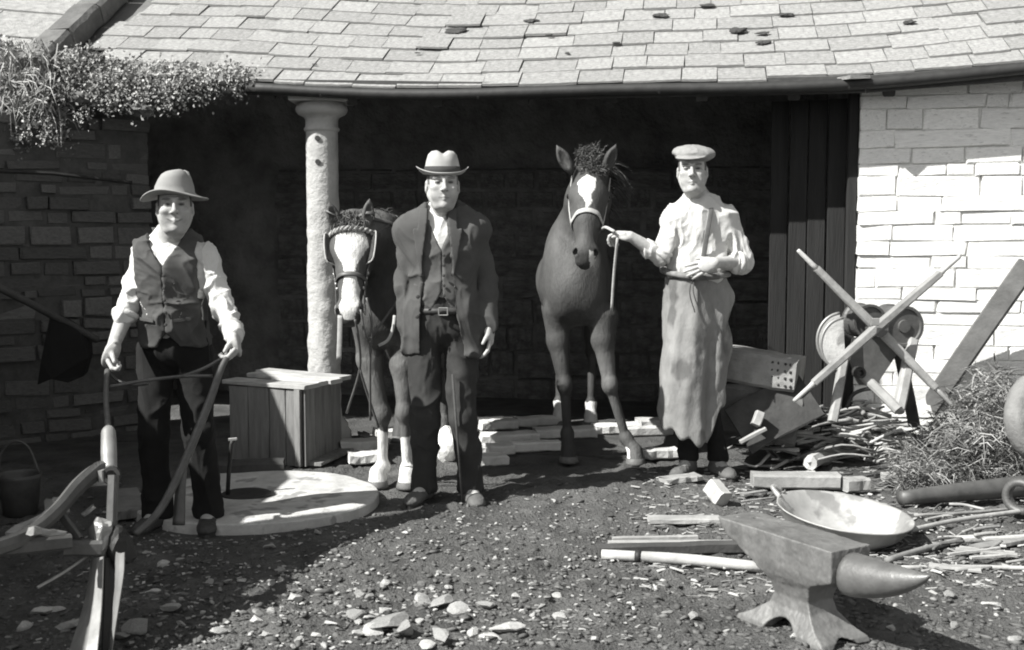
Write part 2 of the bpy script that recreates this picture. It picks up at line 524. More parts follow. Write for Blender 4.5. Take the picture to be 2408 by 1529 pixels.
# ------------------------------------------------------------------ the open shed
TH = math.radians(9); ALP = math.radians(32)
EA = A(math.cos(TH), -math.sin(TH), 0); IN = A(math.sin(TH), math.cos(TH), 0)
E0 = A(0, 7.4, 0)
def B(a, b, z): return E0 + a * EA + b * IN + A(0, 0, z)
def eave(a): return 2.285 + .011 * (a - .6) ** 2 + .012 * math.sin(a * 2.3)
def roofp(a, t, off=0.0):
    sag = -.035 * math.sin(min(max((t) / 3, 0), 1) * math.pi) * math.exp(-((a - .2) / 1.6) ** 2)
    p = B(a, t * math.cos(ALP), eave(a) + t * math.sin(ALP) + sag)
    return p + off * (A(0, 0, 1) * math.cos(ALP) - IN * math.sin(ALP))
shed = empty("open_shed", B(.4, 1.2, 0), "long open-fronted stone forge shed with a sagging slate roof and dark interior", "building")

def roof_frame(a, t):
    x = nrm(roofp(a + .05, t) - roofp(a - .05, t)); y = nrm(roofp(a, t + .05) - roofp(a, t - .05)); z = nrm(np.cross(x, y)); y = np.cross(z, x)
    return np.stack([x, y, z], 1)
def slate_mesh(seed):
    rg = np.random.default_rng(seed)
    xs = np.linspace(-.5, .5, 5)
    low = [(-.5 + rg.uniform(0, .014) * (0 if k in (0, 4) else 1) + (rg.uniform(0, .04) if k in (0, 4) else 0)) for k in range(5)]
    V = []
    for zt in (0, 1):
        for k, x in enumerate(xs): V.append((x + rg.uniform(-.006, .006) - (x * .006 if zt else 0), low[k] + (.012 if zt else 0), zt * 1.0))
        for k, x in enumerate(xs): V.append((x * (1 - .006 * zt) + rg.uniform(-.006, .006), .5, zt * 1.0 - .0))
    F = []
    for k in range(4):
        F.append((10 + k, 11 + k, 16 + k, 15 + k)); F.append((1 + k, k, 5 + k, 6 + k))
        F.append((k, k + 1, 11 + k, 10 + k)); F.append((6 + k, 5 + k, 15 + k, 16 + k))
    F.append((5, 0, 10, 15)); F.append((4, 9, 19, 14))
    me = _mesh("slate", np.array(V), F); me.materials.append(MATS["slate"]); return me
SLATES = [slate_mesh(s) for s in range(10)]
def build_roof():
    # deck under the slates
    aa = np.linspace(-6.2, 4.6, 55); tt = np.linspace(-.0, 3.0, 16)
    V = [roofp(a, t, -.035) for a in aa for t in tt] + [roofp(a, t, -.075) for a in aa for t in tt]
    n = len(tt); m = len(aa) * n; F = []
    for i in range(len(aa) - 1):
        for j in range(n - 1):
            q = i * n + j
            F.append((q, q + n, q + n + 1, q + 1)); F.append((m + q, m + q + 1, m + q + n + 1, m + q + n))
    for i in range(len(aa) - 1):
        q = i * n; F.append((q, m + q, m + q + n, q + n)); q += n - 1; F.append((q, q + n, m + q + n, m + q))
    F.append(tuple(range(0, n)) + tuple(range(m + n - 1, m - 1, -1)))
    q = (len(aa) - 1) * n; F.append(tuple(range(q + n - 1, q - 1, -1)) + tuple(range(m + q, m + q + n)))
    roof = mk("roof", V, F, "slate_back", shed)
    rg = np.random.default_rng(5)
    GA = .2
    far = G()
    for row in range(14):
        a = -2.98 + rg.uniform(0, .25); t0 = row * GA - .03
        while a < 4.3:
            w = rg.uniform(.20, .36)
            if row > 6: w *= .95
            ac = a + w / 2
            miss = row == 0 and ac > 1.75 and rg.uniform() < .0
            lift = 0.0
            tt0 = t0
            if row == 0:                       # ragged lower edge, slipped or broken slates on the right
                if ac > 1.2: tt0 = t0 + .035 * min((ac - 1.2) / .8, 1.4) + rg.uniform(-.02, .03)
            if row in (3, 4, 5) and -.75 < ac < .1: tt0 -= rg.uniform(0, .06); lift = rg.uniform(0, .018)
            L = GA + .07
            R = roof_frame(ac, tt0 + L / 2)
            R = R @ rotz(rg.normal(0, .012)) @ rotx(-.055 + rg.normal(0, .012)) @ roty(rg.normal(0, .012))
            th = rg.uniform(.010, .017)
            tt0 += rg.normal(0, .006); c = roofp(ac, tt0 + L / 2, -.02 + lift + rg.uniform(0, .006))
            if row < 10 and ac < 3.45:
                inst("slate", SLATES[rg.integers(10)], c, R, (w - .004, L, th), roof)
            else:
                me = SLATES[rg.integers(10)]
                W = np.array([v.co[:] for v in me.vertices]) * A(w - .004, L, th)
                far.put(W @ R.T + c, [tuple(p.vertices) for p in me.polygons])
            a += w
    far.mk("slate_courses", "slate", roof, kind="stuff")
    # loose slate end lodged over the gutter
    p = roofp(2.02, -.02, .0); R = roof_frame(2.02, 0) @ rotx(-.5) @ rotz(.4)
    inst("slate", SLATES[3], p + A(0, -.03, -.02), R, (.13, .15, .02), roof)
    # gutter
    ga = np.linspace(-1.72, 4.4, 40)
    gpts = np.array([B(a, -.035, eave(a) - .065 + (.022 * max(0, a - 1.3) / 1.6)) for a in ga])
    V, F = tube(gpts, .036, 10); mk("gutter", V, F, "iron_dark", shed, smooth=True)
    for a in (-1.2, -.2, .9, 2.0, 3.1):
        p = B(a, -.035, eave(a) - .05 + (.022 * max(0, a - 1.3) / 1.6)); V, F = tube([p + IN * .16 + A(0, 0, -.02), p + IN * .05, p + A(0, 0, -.042) - IN * .03], .009, 6)
        mk("gutter_bracket", V, F, "iron_dark", shed)
    for i, (a0, a1) in enumerate(((-1.7, .2), (.2, 2.1), (2.1, 4.4))):
        V, F = bar(B(a0 + .002, .012, eave(a0) - .055), B(a1 - .002, .012, eave(a1) - .055), .022, .10, seed=i + 5); mk("fascia", V, F, "wood_dark", shed)
    # timber wall plate carried by the column
    for i, (a0, a1) in enumerate(((-4.4, -1.3), (-1.3, .6), (.6, 2.2))):
        V, F = bar(B(a0 + .002, .23, eave(a0) - .020), B(a1 - .002, .23, eave(a1) - .020), .10, .08, jit=.01, seed=i); mk("wall_plate", V, F, "wood_dark", shed)
    # rafters on the underside
    for i, a in enumerate(np.arange(-2.7, 2.3, .55)):
        V, F = bar(roofp(a, .04, -.125), roofp(a, 2.9, -.125), .07, .09, up=(0, 0, 1), jit=.02, seed=i); mk("rafter", V, F, "wood_dark", shed)
    # coping between the shed and the house next to it
    g = G()
    for k in range(7):
        V, F = bar(roofp(-3.12, -.1 + k * .45, .05), roofp(-3.12, .34 + k * .45, .05), .2, .17, jit=.03, seed=40 + k, ch=.15)
        mk("coping_stone", V, F, "wallstone", shed)
    return roof
roof = build_roof()

def stone_mesh(seed):
    rg = np.random.default_rng(seed)
    e = rg.uniform(.455, .485, 4)
    xs = [-.5, -e[0], e[1], .5]; zs = [-.5, -e[2], e[3], .5]
    V = []
    for i, x in enumerate(xs):
        for j, z in enumerate(zs):
            ed = (i in (0, 3)) + (j in (0, 3))
            V.append((x + rg.uniform(-.02, .02), -.5 + ed * rg.uniform(.01, .07) + rg.uniform(-.03, .03), z + rg.uniform(-.07, .05)))
    F = []
    for i in range(3):
        for j in range(3):
            q = i * 4 + j; F.append((q, q + 4, q + 5, q + 1))
    ring = [0, 4, 8, 12, 13, 14, 15, 11, 7, 3, 2, 1]
    n = len(V)
    for q in ring: V.append((V[q][0], .5, V[q][2]))
    for k in range(12): F.append((ring[(k + 1) % 12], ring[k], n + k, n + (k + 1) % 12))
    return np.array(V), F
def stone_wall(part, p0, along, inw, length, z0, z1, hs, ws, mat, seed, depth=.2, gap=.008, zskip=None, name="stone", jut=.012, irr=.06):
    rg = np.random.default_rng(seed)
    var = []
    for k in range(12):
        V, F = stone_mesh(seed * 20 + k); me = _mesh(name, V, F); me.materials.append(MATS[mat]); var.append(me)
    R = np.stack([along, inw, A(0, 0, 1)], 1)
    z = z0
    while z < z1 - .03:
        h = rg.uniform(*hs); h = min(h, z1 - z)
        s = -rg.uniform(0, .1)
        while s < length - .04:
            w = rg.uniform(*ws) * (1.25 if rg.uniform() < .2 else 1)
            s0 = max(s, 0); s1 = min(s + w, length)
            if length - s1 < .09: s1 = length
            ww = s1 - s0
            if ww > .03:
                j = rg.uniform(-jut, jut)
                c = p0 + along * (s0 + ww / 2) + inw * (depth / 2 + j) + A(0, 0, z + h / 2)
                hk = 1 - irr * rg.uniform(); inst(name, var[rg.integers(12)], c + A(0, 0, h * (1 - hk) * rg.uniform(-.5, .5)), R @ roty(rg.normal(0, .006 + irr * .08)), (ww - gap * rg.uniform(.6, 1 + irr * 12), depth, h * hk - gap * .8), part)
            s = s1 if s1 < length else length
            if s >= length: break
        z += h
def box_mesh(lo_pt, along, inw, L, D, z0, z1):
    P = [lo_pt + along * a + inw * b + A(0, 0, z) for z in (z0, z1) for a, b in ((0, 0), (L, 0), (L, D), (0, D))]
    return np.array(P), [(3, 2, 1, 0), (4, 5, 6, 7), (0, 1, 5, 4), (1, 2, 6, 5), (2, 3, 7, 6), (3, 0, 4, 7)]
# limewashed stone wall on the right
V, F = box_mesh(B(2.115, .245, 0), EA, IN, 2.3, .3, -.2, 2.42); w_r = mk("wall", V, F, "mortar", shed, label="limewashed wall of pale coursed stones right of the opening")
stone_wall(w_r, B(2.1, .225, 0), EA, IN, 2.3, -.05, 2.42, (.07, .125), (.12, .55), "limestone", 3, .2, gap=.004, jut=.008)
# back, side and dividing walls of the dark interior
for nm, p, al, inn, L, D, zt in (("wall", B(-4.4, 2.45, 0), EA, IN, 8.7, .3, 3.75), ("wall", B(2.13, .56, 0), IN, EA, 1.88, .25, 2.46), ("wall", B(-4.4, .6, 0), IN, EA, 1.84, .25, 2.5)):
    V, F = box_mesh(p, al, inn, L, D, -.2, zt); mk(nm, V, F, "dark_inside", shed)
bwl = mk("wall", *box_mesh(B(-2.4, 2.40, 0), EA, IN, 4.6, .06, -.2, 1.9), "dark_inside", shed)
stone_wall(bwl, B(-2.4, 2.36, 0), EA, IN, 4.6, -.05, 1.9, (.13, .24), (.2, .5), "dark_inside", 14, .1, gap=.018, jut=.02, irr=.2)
# back roof slope so the interior stays closed
V, F = box_mesh(B(-4.6, 2.3, 0), EA, IN, 9.2, 1.2, 3.60, 3.78); mk("ridge", V, F, "slate_back", shed)
# plank door folded back against the jamb
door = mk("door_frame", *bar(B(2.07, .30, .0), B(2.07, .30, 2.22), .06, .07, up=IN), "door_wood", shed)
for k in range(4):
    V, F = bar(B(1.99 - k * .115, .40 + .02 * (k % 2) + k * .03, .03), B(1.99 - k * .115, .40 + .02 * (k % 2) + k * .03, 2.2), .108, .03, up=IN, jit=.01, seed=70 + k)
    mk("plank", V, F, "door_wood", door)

# pale flat stones set in the floor of the opening
fl = mk("floor", *box_mesh(B(-2.9, .0, 0), EA, IN, 5.0, 2.4, -.3, -.006), "soil", kind="structure")
rg = np.random.default_rng(21)
for (x0, x1, y, d, dy, dep) in ((800, 905, 1046, 0, 0, .16), (1128, 1215, 1000, 0, 0, .14), (1212, 1330, 992, 0, 0, .12), (1130, 1262, 1030, 0, 0, .16), (1258, 1400, 1018, 0, 0, .17), (1395, 1500, 1009, 0, 0, .13),
                                (1500, 1600, 996, 0, 0, .16), (1110, 1205, 1058, 0, 0, .13), (1200, 1315, 1050, 0, 0, .10), (1465, 1580, 1015, 0, 0, .08), (1080, 1190, 1082, 0, 0, .14), (880, 960, 1020, 0, 0, .16), (940, 1030, 1003, 0, 0, .14), (1500, 1590, 1068, 0, 0, .09), (820, 900, 1076, 0, 0, .15)):
    p0, p1 = gp(x0, y, .03), gp(x1, y - 4, .03)
    V, F = bar(p0, p1, dep, .06, jit=.06, seg=7, seed=int(x0 + y), ch=.15)
    mk("floor_stone", V, F, "sill", fl)

# ------------------------------------------------------------------ column
cb_ = B(-1.28, .20, 0)
colm = empty("stone_column", cb_, "round pale stone column with moulded capital and two bolt holes holding up the eave", "column")
ztop = eave(-1.28) - .062
zs = np.linspace(0.14, ztop - .19, 60)
V = []; n = 40
for z in zs:
    for k in range(n):
        an = 2 * math.pi * k / n; V.append((math.cos(an), math.sin(an), z))
V = np.array(V)
wear = np.clip((1.75 - V[:, 2]) / .4, 0, 1)
r = .103 + .004 * (1 - V[:, 2] / 2) + wear * .007 * fbm(V * A(2, 2, 16), 4, 3) + .0015 * fbm(V * A(3, 3, 30), 8, 2)
for hz in (ztop - .285, ztop - .435):      # drilled holes on the camera side
    da = np.abs((np.arctan2(V[:, 1], V[:, 0]) + math.pi / 2 + .08)) * .103; dz = V[:, 2] - hz
    r = r - .0 * da
W = V.copy(); W[:, 0] *= r; W[:, 1] *= r; W += cb_
F = [(i * n + k, i * n + (k + 1) % n, (i + 1) * n + (k + 1) % n, (i + 1) * n + k) for i in range(len(zs) - 1) for k in range(n)]
shaft = mk("shaft", W, F, "colstone", colm, smooth=True)
for hz in (ztop - .285, ztop - .435):
    p = cb_ + A(-.012, -.1035, hz); V, F = lathe([(.0, .0), (.0165, .0), (.0175, .004), (.0165, .008), (0, .008)], 14, p, axisR(A(0, -1, 0))); mk("bolt_hole", V, F, "band", shaft)
zc = ztop - .192
V, F = lathe([(.100, -.045), (.112, -.04), (.116, -.03), (.112, -.02), (.105, -.015), (.105, .03), (.112, .045), (.135, .058), (.152, .066), (.164, .082), (.168, .1), (.162, .118), (.148, .128), (.146, .14)], 40, cb_ + A(0, 0, zc))
mk("capital", V, F, "colstone", colm, smooth=True)
V, F = bar(cb_ + A(-.185, 0, ztop - .026), cb_ + A(.185, 0, ztop - .026), .34, .05, ch=.1, jit=.01); mk("abacus", V, F, "colstone", colm)
V, F = lathe([(.17, -.06), (.17, .06), (.15, .09), (.15, .11), (.12, .15), (.105, .16)], 32, cb_); mk("base", V, F, "colstone", colm, smooth=True)

# ------------------------------------------------------------------ house next door (left edge)
house = empty("stone_house", A(-4.2, 8.2, 0), "stone house adjoining the shed at the left edge with a shaded wall", "building")
w0, w1 = A(-2.5, 8.32, 0), A(-4.3, 6.82, 0)
al = nrm(w0 - w1); inn = A(-al[1], al[0], 0)
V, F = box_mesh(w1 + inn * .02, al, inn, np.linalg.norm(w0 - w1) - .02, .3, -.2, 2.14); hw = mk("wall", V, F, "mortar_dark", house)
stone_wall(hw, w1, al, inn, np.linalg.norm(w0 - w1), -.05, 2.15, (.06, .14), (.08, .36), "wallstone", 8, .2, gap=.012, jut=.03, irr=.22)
hp_ = [roofp(a, t, o) for o in (-.03, .012) for a, t in ((-3.22, -.02), (-5.0, -.02), (-5.0, 2.6), (-3.22, 2.6))]
hr = mk("roof", hp_, [(3, 2, 1, 0), (4, 5, 6, 7), (0, 1, 5, 4), (1, 2, 6, 5), (2, 3, 7, 6), (3, 0, 4, 7)], "slate_back", house)
rg = np.random.default_rng(15)
for row in range(6):
    a = -3.24
    while a > -4.9:
        w = rg.uniform(.5, .75); L = .5
        ac = a - w / 2; t0 = row * .42 - .06
        R = roof_frame(ac, t0 + L / 2) @ rotx(-.03)
        inst("slate", SLATES[rg.integers(10)], roofp(ac, t0 + L / 2, .034), R, (w - .004, L, .02), hr)
        a -= w
V, F = tube([at(-30, 402, 7.5), at(120, 408, 7.72), at(310, 430, 8.0)], .014, 6)
mk("iron_rail", V, F, "iron_dark", label="thin dark iron rail fixed along the shaded wall at left", cat="rail")

# ------------------------------------------------------------------ ivy and grass hanging over the eave
def build_ivy():
    rg = np.random.default_rng(12)
    root = empty("ivy", B(-2.6, .05, 2.0), "shaggy ivy and grass hanging over the eave at top left", "plant")
    V = []; F = []; C = []
    cl = []
    for k in range(640):
        a = -3.55 + 1.85 * rg.uniform() ** 1.15
        f = (a + 3.55) / 1.85
        drop = .36 * (1 - f) ** .7 + .07
        if a > -2.9: drop = .20 * (1 - max(0, (a + 2.3) / .6)) if a > -2.3 else .20 + .04 * math.sin(a * 9)
        drop = max(drop, .05)
        z = rg.uniform() ** 1.3
        top = .075 - .05 * f + (.07 if a < -2.75 else 0)
        b = -.02 + .16 * (1 - z) - .05 * math.sin(z * 3) + rg.uniform(-.05, .05)
        p = B(a, b - (.1 if a < -3 else .03), eave(a) + top - z * (drop + top) * (1 + .3 * math.sin(a * 31)))
        cl.append((p, rg.uniform(.03, .07)))
    for p, r in cl:
        tone = rg.uniform(.5, 1.2)
        for k in range(34):
            q = p + rg.normal(size=3) * r * .75 * A(1, .8, .9)
            s = rg.uniform(.006, .014); d = nrm(rg.normal(size=3) + A(-.3, -.7, .5)); R = axisR(d) @ rotz(rg.uniform(0, 6.28))
            L = np.array([(0, -1, 0), (.75, -.1, .15), (0, 1.25, -.1), (-.75, -.1, .15)]) * s
            n = len(V); V += list(L @ R.T + q); F += [(n, n + 1, n + 2), (n, n + 2, n + 3)]; C += [.36 * tone * rg.uniform(.6, 1.3)] * 4
    V1, F1 = ico(2)
    for k in range(90):            # matted turf under the leaves
        p, r = cl[k * 7 % len(cl)]; n = len(V)
        W = V1 * (1 + .5 * fbm(V1 * 3 + k, k, 2))[:, None] * A(r * 1.3, r * .8, r * .8) + p + IN * .03
        V += list(W); F += [tuple(i + n for i in f) for f in F1]; C += list(.10 * (1 + .8 * fbm(W * 60, 3, 2)))
    mk("foliage", V, F, "leaf", root, col=C, kind="stuff")
    V = []; F = []; C = []
    for k in range(900):     # long grass and dead stems at the corner
        a = rg.uniform(-3.75, -2.95); z0 = eave(a) + rg.uniform(-.3, .12)
        p = B(a, rg.uniform(-.22, .02), z0); d = nrm(A(rg.normal(0, .45), rg.normal(-.35, .3), rg.normal(.15, .55)))
        L = rg.uniform(.06, .22); w = rg.uniform(.002, .0045); s_ = nrm(np.cross(d, A(0.2, -1, .1))) * w
        m = p + d * L * .6; e = p + d * L + A(0, -.02, -L * .45)
        n = len(V); V += [p - s_, p + s_, m + s_ * .8, m - s_ * .8, e]; F += [(n, n + 1, n + 2, n + 3), (n + 3, n + 2, n + 4)]; C += [rg.uniform(.2, .5)] * 5
    mk("grass_blades", V, F, "leaf", root, col=C, kind="stuff")
    for k in range(6):
        a = -3.4 + k * .3
        pts = [B(a, .05, eave(a) + .02), B(a + .03, -.06, eave(a) - .1), B(a - .04, -.05, eave(a) - .28 + .03 * k)]
        V, F = tube(cr(pts), .005, 5); mk("stem", V, F, "wood_dark", root)
build_ivy()
# moss cushions on the slates
MOSS = [(1083, 78, .055), (1252, 55, .042), (1556, 40, .04), (1662, 16, .035), (1737, 77, .055), (1793, 82, .03), (1800, 104, .032), (1846, 37, .04), (2140, 57, .03), (1295, 88, .018), (1450, 105, .02), (1330, 128, .014), (742, 283 - 60, 0.0), (985, 130, .014), (740, 280 - 128, .012)]
def roof_hit(px, py):
    best = None
    for a in np.arange(-3, 3.6, .03):
        for t in np.arange(0, 1.9, .03):
            p = roofp(a, t, .0); q = at(px, py, p[1]); d = np.linalg.norm(q - p)
            if best is None or d < best[0]: best = (d, a, t)
    return best[1], best[2]
for i, (px, py, r) in enumerate(MOSS):
    if r <= 0: continue
    a, t = roof_hit(px, py)
    V, F = rock(200 + i, 3, .9, .5); R = roof_frame(a, t)
    V = V + .18 * fbm(V * 5, i, 2)[:, None] * V
    ml = ("large dark moss cushion on the pale roof slates" if r > .05 else "dark moss cushion of middling size on the roof slates" if r > .025 else "tiny dark tuft of moss on the roof slates")
    mk("moss_cushion", (V * A(r * 1.35, r, r * .55)) @ R.T + roofp(a, t, .012), F, "moss", smooth=True, label=ml, cat="moss", group="moss on the roof")

# ------------------------------------------------------------------ unseen blocks added past the left edge to cast the yard's shade
AU = A(-.51, .86, 0); AV = A(.86, .51, 0)
def shade_block(name, prof, v0, v1, label):  # solid with roof plates, added only for the shadow it casts
    e = empty(name, AV * v0 + AU * prof[0][0], label, "building")
    n = len(prof); V = [AV * v + AU * u + A(0, 0, z) for v in (v0, v1) for u, z in prof]
    F = [tuple(range(n)), tuple(range(2 * n - 1, n - 1, -1))] + [(k, k + n, (k + 1) % n + n, (k + 1) % n) for k in range(n)]
    mk("wall", V, F, "wallstone", e)
    for k in range(1, n - 2):
        p, q = prof[k], prof[k + 1]
        mid0 = AV * (v0 + .12) + AU * p[0] + A(0, 0, p[1]); mid1 = AV * (v0 + .12) + AU * q[0] + A(0, 0, q[1])
        d = nrm(mid1 - mid0); nn = nrm(np.cross(AV, d)); nn = nn if nn[2] > 0 else -nn
        Vv = [m + nn * o + AV * w for w in (0, v1 - v0 - .24) for m, o in ((mid0 - d * .03, .004), (mid1, .004), (mid1, .05), (mid0 - d * .03, .05))]
        mk("roof", Vv, [(0, 1, 2, 3), (7, 6, 5, 4), (0, 4, 5, 1), (1, 5, 6, 2), (2, 6, 7, 3), (3, 7, 4, 0)], "slate_back", e)
shade_block("sloped_shade_block", [(3.6, 0), (3.6, 1.26), (5.28, 3.58), (5.30, 0)], -1.2, -2.8, "unseen sloping block added beyond the left edge to shade the foreground")  # added occluder, its slope shaped to the foreground shadow's edge
shade_block("stepped_shade_block", [(5.31, 0), (5.31, 1.80), (6.14, 2.32), (6.56, 2.42), (6.86, 2.96), (8.6, 3.2), (8.6, 0)], -.3, -2.4, "unseen stepped block added beyond the left edge to shade the platform and box")  # added occluder, kinked top shaped to the shadow on platform and box

# ------------------------------------------------------------------ people
def head(v, c, R, s=1.0, jaw=1.0, smile=0.0, neck_to=None):
    """head facing local -y; c = middle of the head, R = rotation"""
    def P(x, y, z): return c + R @ (A(x, y, z) * s)
    def E(p, r, k=.02, Rl=None): v.u(ell(P(*p), np.asarray(r) * s, R if Rl is None else R @ Rl), k * s)
    E((0, .018, .038), (.074, .094, .086), .02)
    E((0, -.022, -.03), (.064 * jaw, .068, .088), .03)
    E((0, -.052, -.088), (.034 * jaw, .032, .026), .025)                 # jaw and chin
    E((0, -.078, -.098), (.016, .012, .013), .015)
    for sx in (-1, 1):
        v.u(cone(P(sx * .058, .015, -.045), P(sx * .03, -.05, -.1), .016 * s, .016 * s), .03 * s)   # jaw line
        E((sx * .042, -.068 - .004 * (smile > 0), -.012 - .006 * (smile > 0)), (.022, .018 + .003 * (smile > 0), .017), .018)          # cheekbone
        E((sx * .037, -.063, -.048), (.02, .015, .024), .025)
        v.u(cone(P(sx * .012, -.091, .034), P(sx * .046, -.077, .031), .0095 * s, .008 * s), .012 * s)   # brow
    v.u(cone(P(0, -.092, .026), P(0, -.113, -.018), .0075 * s, .0105 * s), .011 * s)     # nose
    E((0, -.112, -.022), (.0115, .011, .0095), .007)
    for sx in (-1, 1):
        E((sx * .012, -.1, -.026), (.0085, .010, .0075), .006)
        v.sub(ell(P(sx * .031, -.098, .012), A(.0195, .018, .0125) * s, R), .008 * s)
        v.u(ell(P(sx * .031, -.0745, .011), A(.0145, .0135, .0135) * s, R), .003 * s)
    w = .024 + .010 * smile
    for sx in (-1, 1):
        v.u(cone(P(0, -.0885, -.055), P(sx * w, -.078, -.0565 + .006 * smile), .0050 * s, .003 * s), .006 * s)
        v.u(cone(P(0, -.0875, -.068), P(sx * w * .8, -.077, -.064 + .006 * smile), .0055 * s, .003 * s), .006 * s)
        v.sub(cone(P(0, -.100, -.0615), P(sx * w, -.088, -.060 + .007 * smile), .0028 * s, .002 * s), .003 * s)
        if smile: v.sub(cone(P(sx * .026, -.1, -.03), P(sx * .045, -.088, -.056), .0025 * s, .0025 * s), .008 * s)
        E((sx * .0755, .016, -.006), (.009, .017, .031), .008, rotz(sx * .35))
        v.sub(ell(P(sx * .084, .008, -.002), A(.006, .009, .018) * s, R), .004 * s)
    if neck_to is not None:
        v.u(cone(P(0, .028, -.06), neck_to, .054 * s, .062 * s), .025)
        v.u(cone(P(0, -.002, -.11), neck_to + A(0, -.03, .03), .036 * s, .045 * s), .03)
def face_col(V, c, R, s, skin=.44, hair=.06, smile=0.0, stubble=0.0):
    q = ((V - c) @ R) / s
    if smile: q = q - np.stack([q[:, 0] * 0, q[:, 1] * 0, np.where(q[:, 2] < -.04, np.clip(np.abs(q[:, 0]) / .035, 0, 1) ** 2 * .009, 0)], 1)
    col = np.full(len(V), skin) * (1 + .05 * fbm(V * 40, 3, 2))
    def blob(p, r, val, soft=1.0):
        d = np.sqrt((((q - np.asarray(p)) / np.asarray(r)) ** 2).sum(1)); w = np.clip((1.25 - d) / .5, 0, 1) * soft
        return w, val
    def mix(w, val):
        nonlocal col
        col = col * (1 - w) + val * w
    for sx in (-1, 1):
        mix(*blob((sx * .033, -.085, .033), (.023, .03, .0060), hair * 1.3, .9))
        mix(*blob((sx * .031, -.09, .012), (.0185, .03, .0105), skin * .55, .7)); mix(*blob((sx * .031, -.09, .011), (.0125, .03, .0050), .035, .95))
        mix(*blob((sx * .012, -.108, -.0305), (.005, .012, .003), .1, .8))
    mix(*blob((0, -.095, -.0615), (.026 + .008 * (smile > 0), .03, .0028 + .0032 * (smile > 0)), .12, .8))
    mix(*blob((0, -.095, -.067), (.020, .03, .005), skin * .72, .5))
    if smile: mix(*blob((0, -.096, -.059 + .002), (.023, .03, .0044), .8, 1.0))
    hm = (q[:, 2] > -.035) & (q[:, 1] > .02 + (.02 - q[:, 2]) * .25) & (q[:, 2] < .2) & (np.abs(q[:, 0]) < .12)
    ear = (np.abs(q[:, 0]) > .0735) & (q[:, 2] < .03)
    hm2 = (q[:, 2] > .005) & (q[:, 1] > -.03) & (np.abs(q[:, 0]) > .055) & (q[:, 2] < .2)
    top = (q[:, 2] > .072) & (q[:, 2] < .25)
    hh = ((hm | hm2) & ~ear) | top
    near = np.linalg.norm(q, axis=1) < .2
    col[hh & near] = hair * (1 + .3 * fbm(V[hh & near] * 60, 5, 2))
    if stubble:
        w = np.clip((-.03 - q[:, 2]) / .03, 0, 1) * (q[:, 1] < .02) * (q[:, 2] > -.13) * near
        col = col * (1 - stubble * w)
    return col
def hand(v, w, f, n, lat, curl=(.5, .6, .4), s=1.0, spread=.06, thumb=(.8, .5, .5), elb=None):
    """w wrist, f finger direction, n palm side (fingers bend to it), lat = thumb side"""
    f, n, lat = nrm(f), nrm(n), nrm(lat)
    Rm = np.stack([lat, n, f], 1)
    v.u(ell(w + f * .045 * s, A(.040, .017, .052) * s, Rm), .014)
    v.u(ell(w + f * .02 * s, A(.030, .018, .032) * s, Rm), .02)
    v.u(ell(w + f * .035 * s + lat * .024 * s + n * .008 * s, A(.017, .017, .034) * s, Rm), .014)
    lens = [(.040, .024, .018), (.044, .028, .020), (.041, .026, .019), (.032, .019, .017)]
    for i in range(4):
        o = (1.5 - i) * .0192 * s
        p = w + f * (.082 - abs(i - 1.2) * .004) * s + lat * o
        d = nrm(f + lat * (1.5 - i) * spread)
        ang = 0
        for j in range(3):
            ang += curl[j] * (1 + .12 * (i - 1))
            dd = d * math.cos(ang) + n * math.sin(ang)
            q = p + dd * lens[i][j] * s
            v.u(cone(p, q, (.0098 - .0008 * j) * s, (.0092 - .0008 * j) * s), .004)
            p = q
    p = w + f * .028 * s + lat * .030 * s + n * .004 * s
    d = nrm(f * thumb[0] + lat * thumb[1] + n * thumb[2])
    q = p + d * .036 * s; v.u(cone(p, q, .0125 * s, .0105 * s), .008)
    d2 = nrm(d + f * .35 + n * .25); v.u(cone(q, q + d2 * .028 * s, .0105 * s, .008 * s), .004)
def torso(v, J, off=0.0, k=.05, skirt=None):
    b = J['b']; ch, be, pe, nk = J['chest'], J['belly'], J['pelvis'], J['neck']
    o = A(off, off, off); R = J.get('R', np.eye(3))
    v.u(ell(ch + A(0, 0, .02), A(.158, .108, .185) * b + o, R), k)
    v.u(ell(be, A(.146, .108, .16) * b + o, R), k)
    v.u(ell(pe, A(.155, .112, .12) * b + o, R), k)
    for i in (0, 1):
        v.u(cone(nk + A(0, .005, -.035), J['sh'][i] + A(0, 0, -.012), .058 * b + off, .052 * b + off), k)
        v.u(cone(nk + A(0, .02, .01), J['sh'][i] * .5 + nk * .5 + A(0, .01, .0), .036 * b + off, .038 * b + off), k)
        v.u(cone(J['sh'][i] + A(0, 0, -.02), ch * .6 + J['sh'][i] * .4 + A(0, -.0, -.13), .062 * b + off, .07 * b + off), k)
def arms(v, J, i, off=0.0, k=.016, to=1.0, rs=(.054, .043, .029)):
    s, e, w = J['sh'][i], J['el'][i], J['wr'][i]
    b = J['b']
    v.u(cone(s, e, rs[0] * b + off, rs[1] * b + off), k)
    fore = e + (w - e) * .3
    v.u(cone(e, fore, rs[1] * b + off, rs[1] * b * .98 + off), k)
    if to > 0: v.u(cone(fore, e + (w - e) * max(to, .31), rs[1] * b * .98 + off, (rs[1] + (rs[2] - rs[1]) * to) * b + off), k)
def legs(v, J, off=0.0, k=.04, r=(.085, .06, .042)):
    for i in (0, 1):
        v.u(cone(J['hip'][i], J['kn'][i], r[0] + off, r[1] + off), k); v.u(cone(J['kn'][i], J['an'][i], r[1] + off, r[2] + off), k)
        m = J['kn'][i] * .68 + J['an'][i] * .32 + A(0, .02, 0); v.u(ell(m, A(r[1] * .95 + off, r[1] * 1.0 + off, .1)), k)
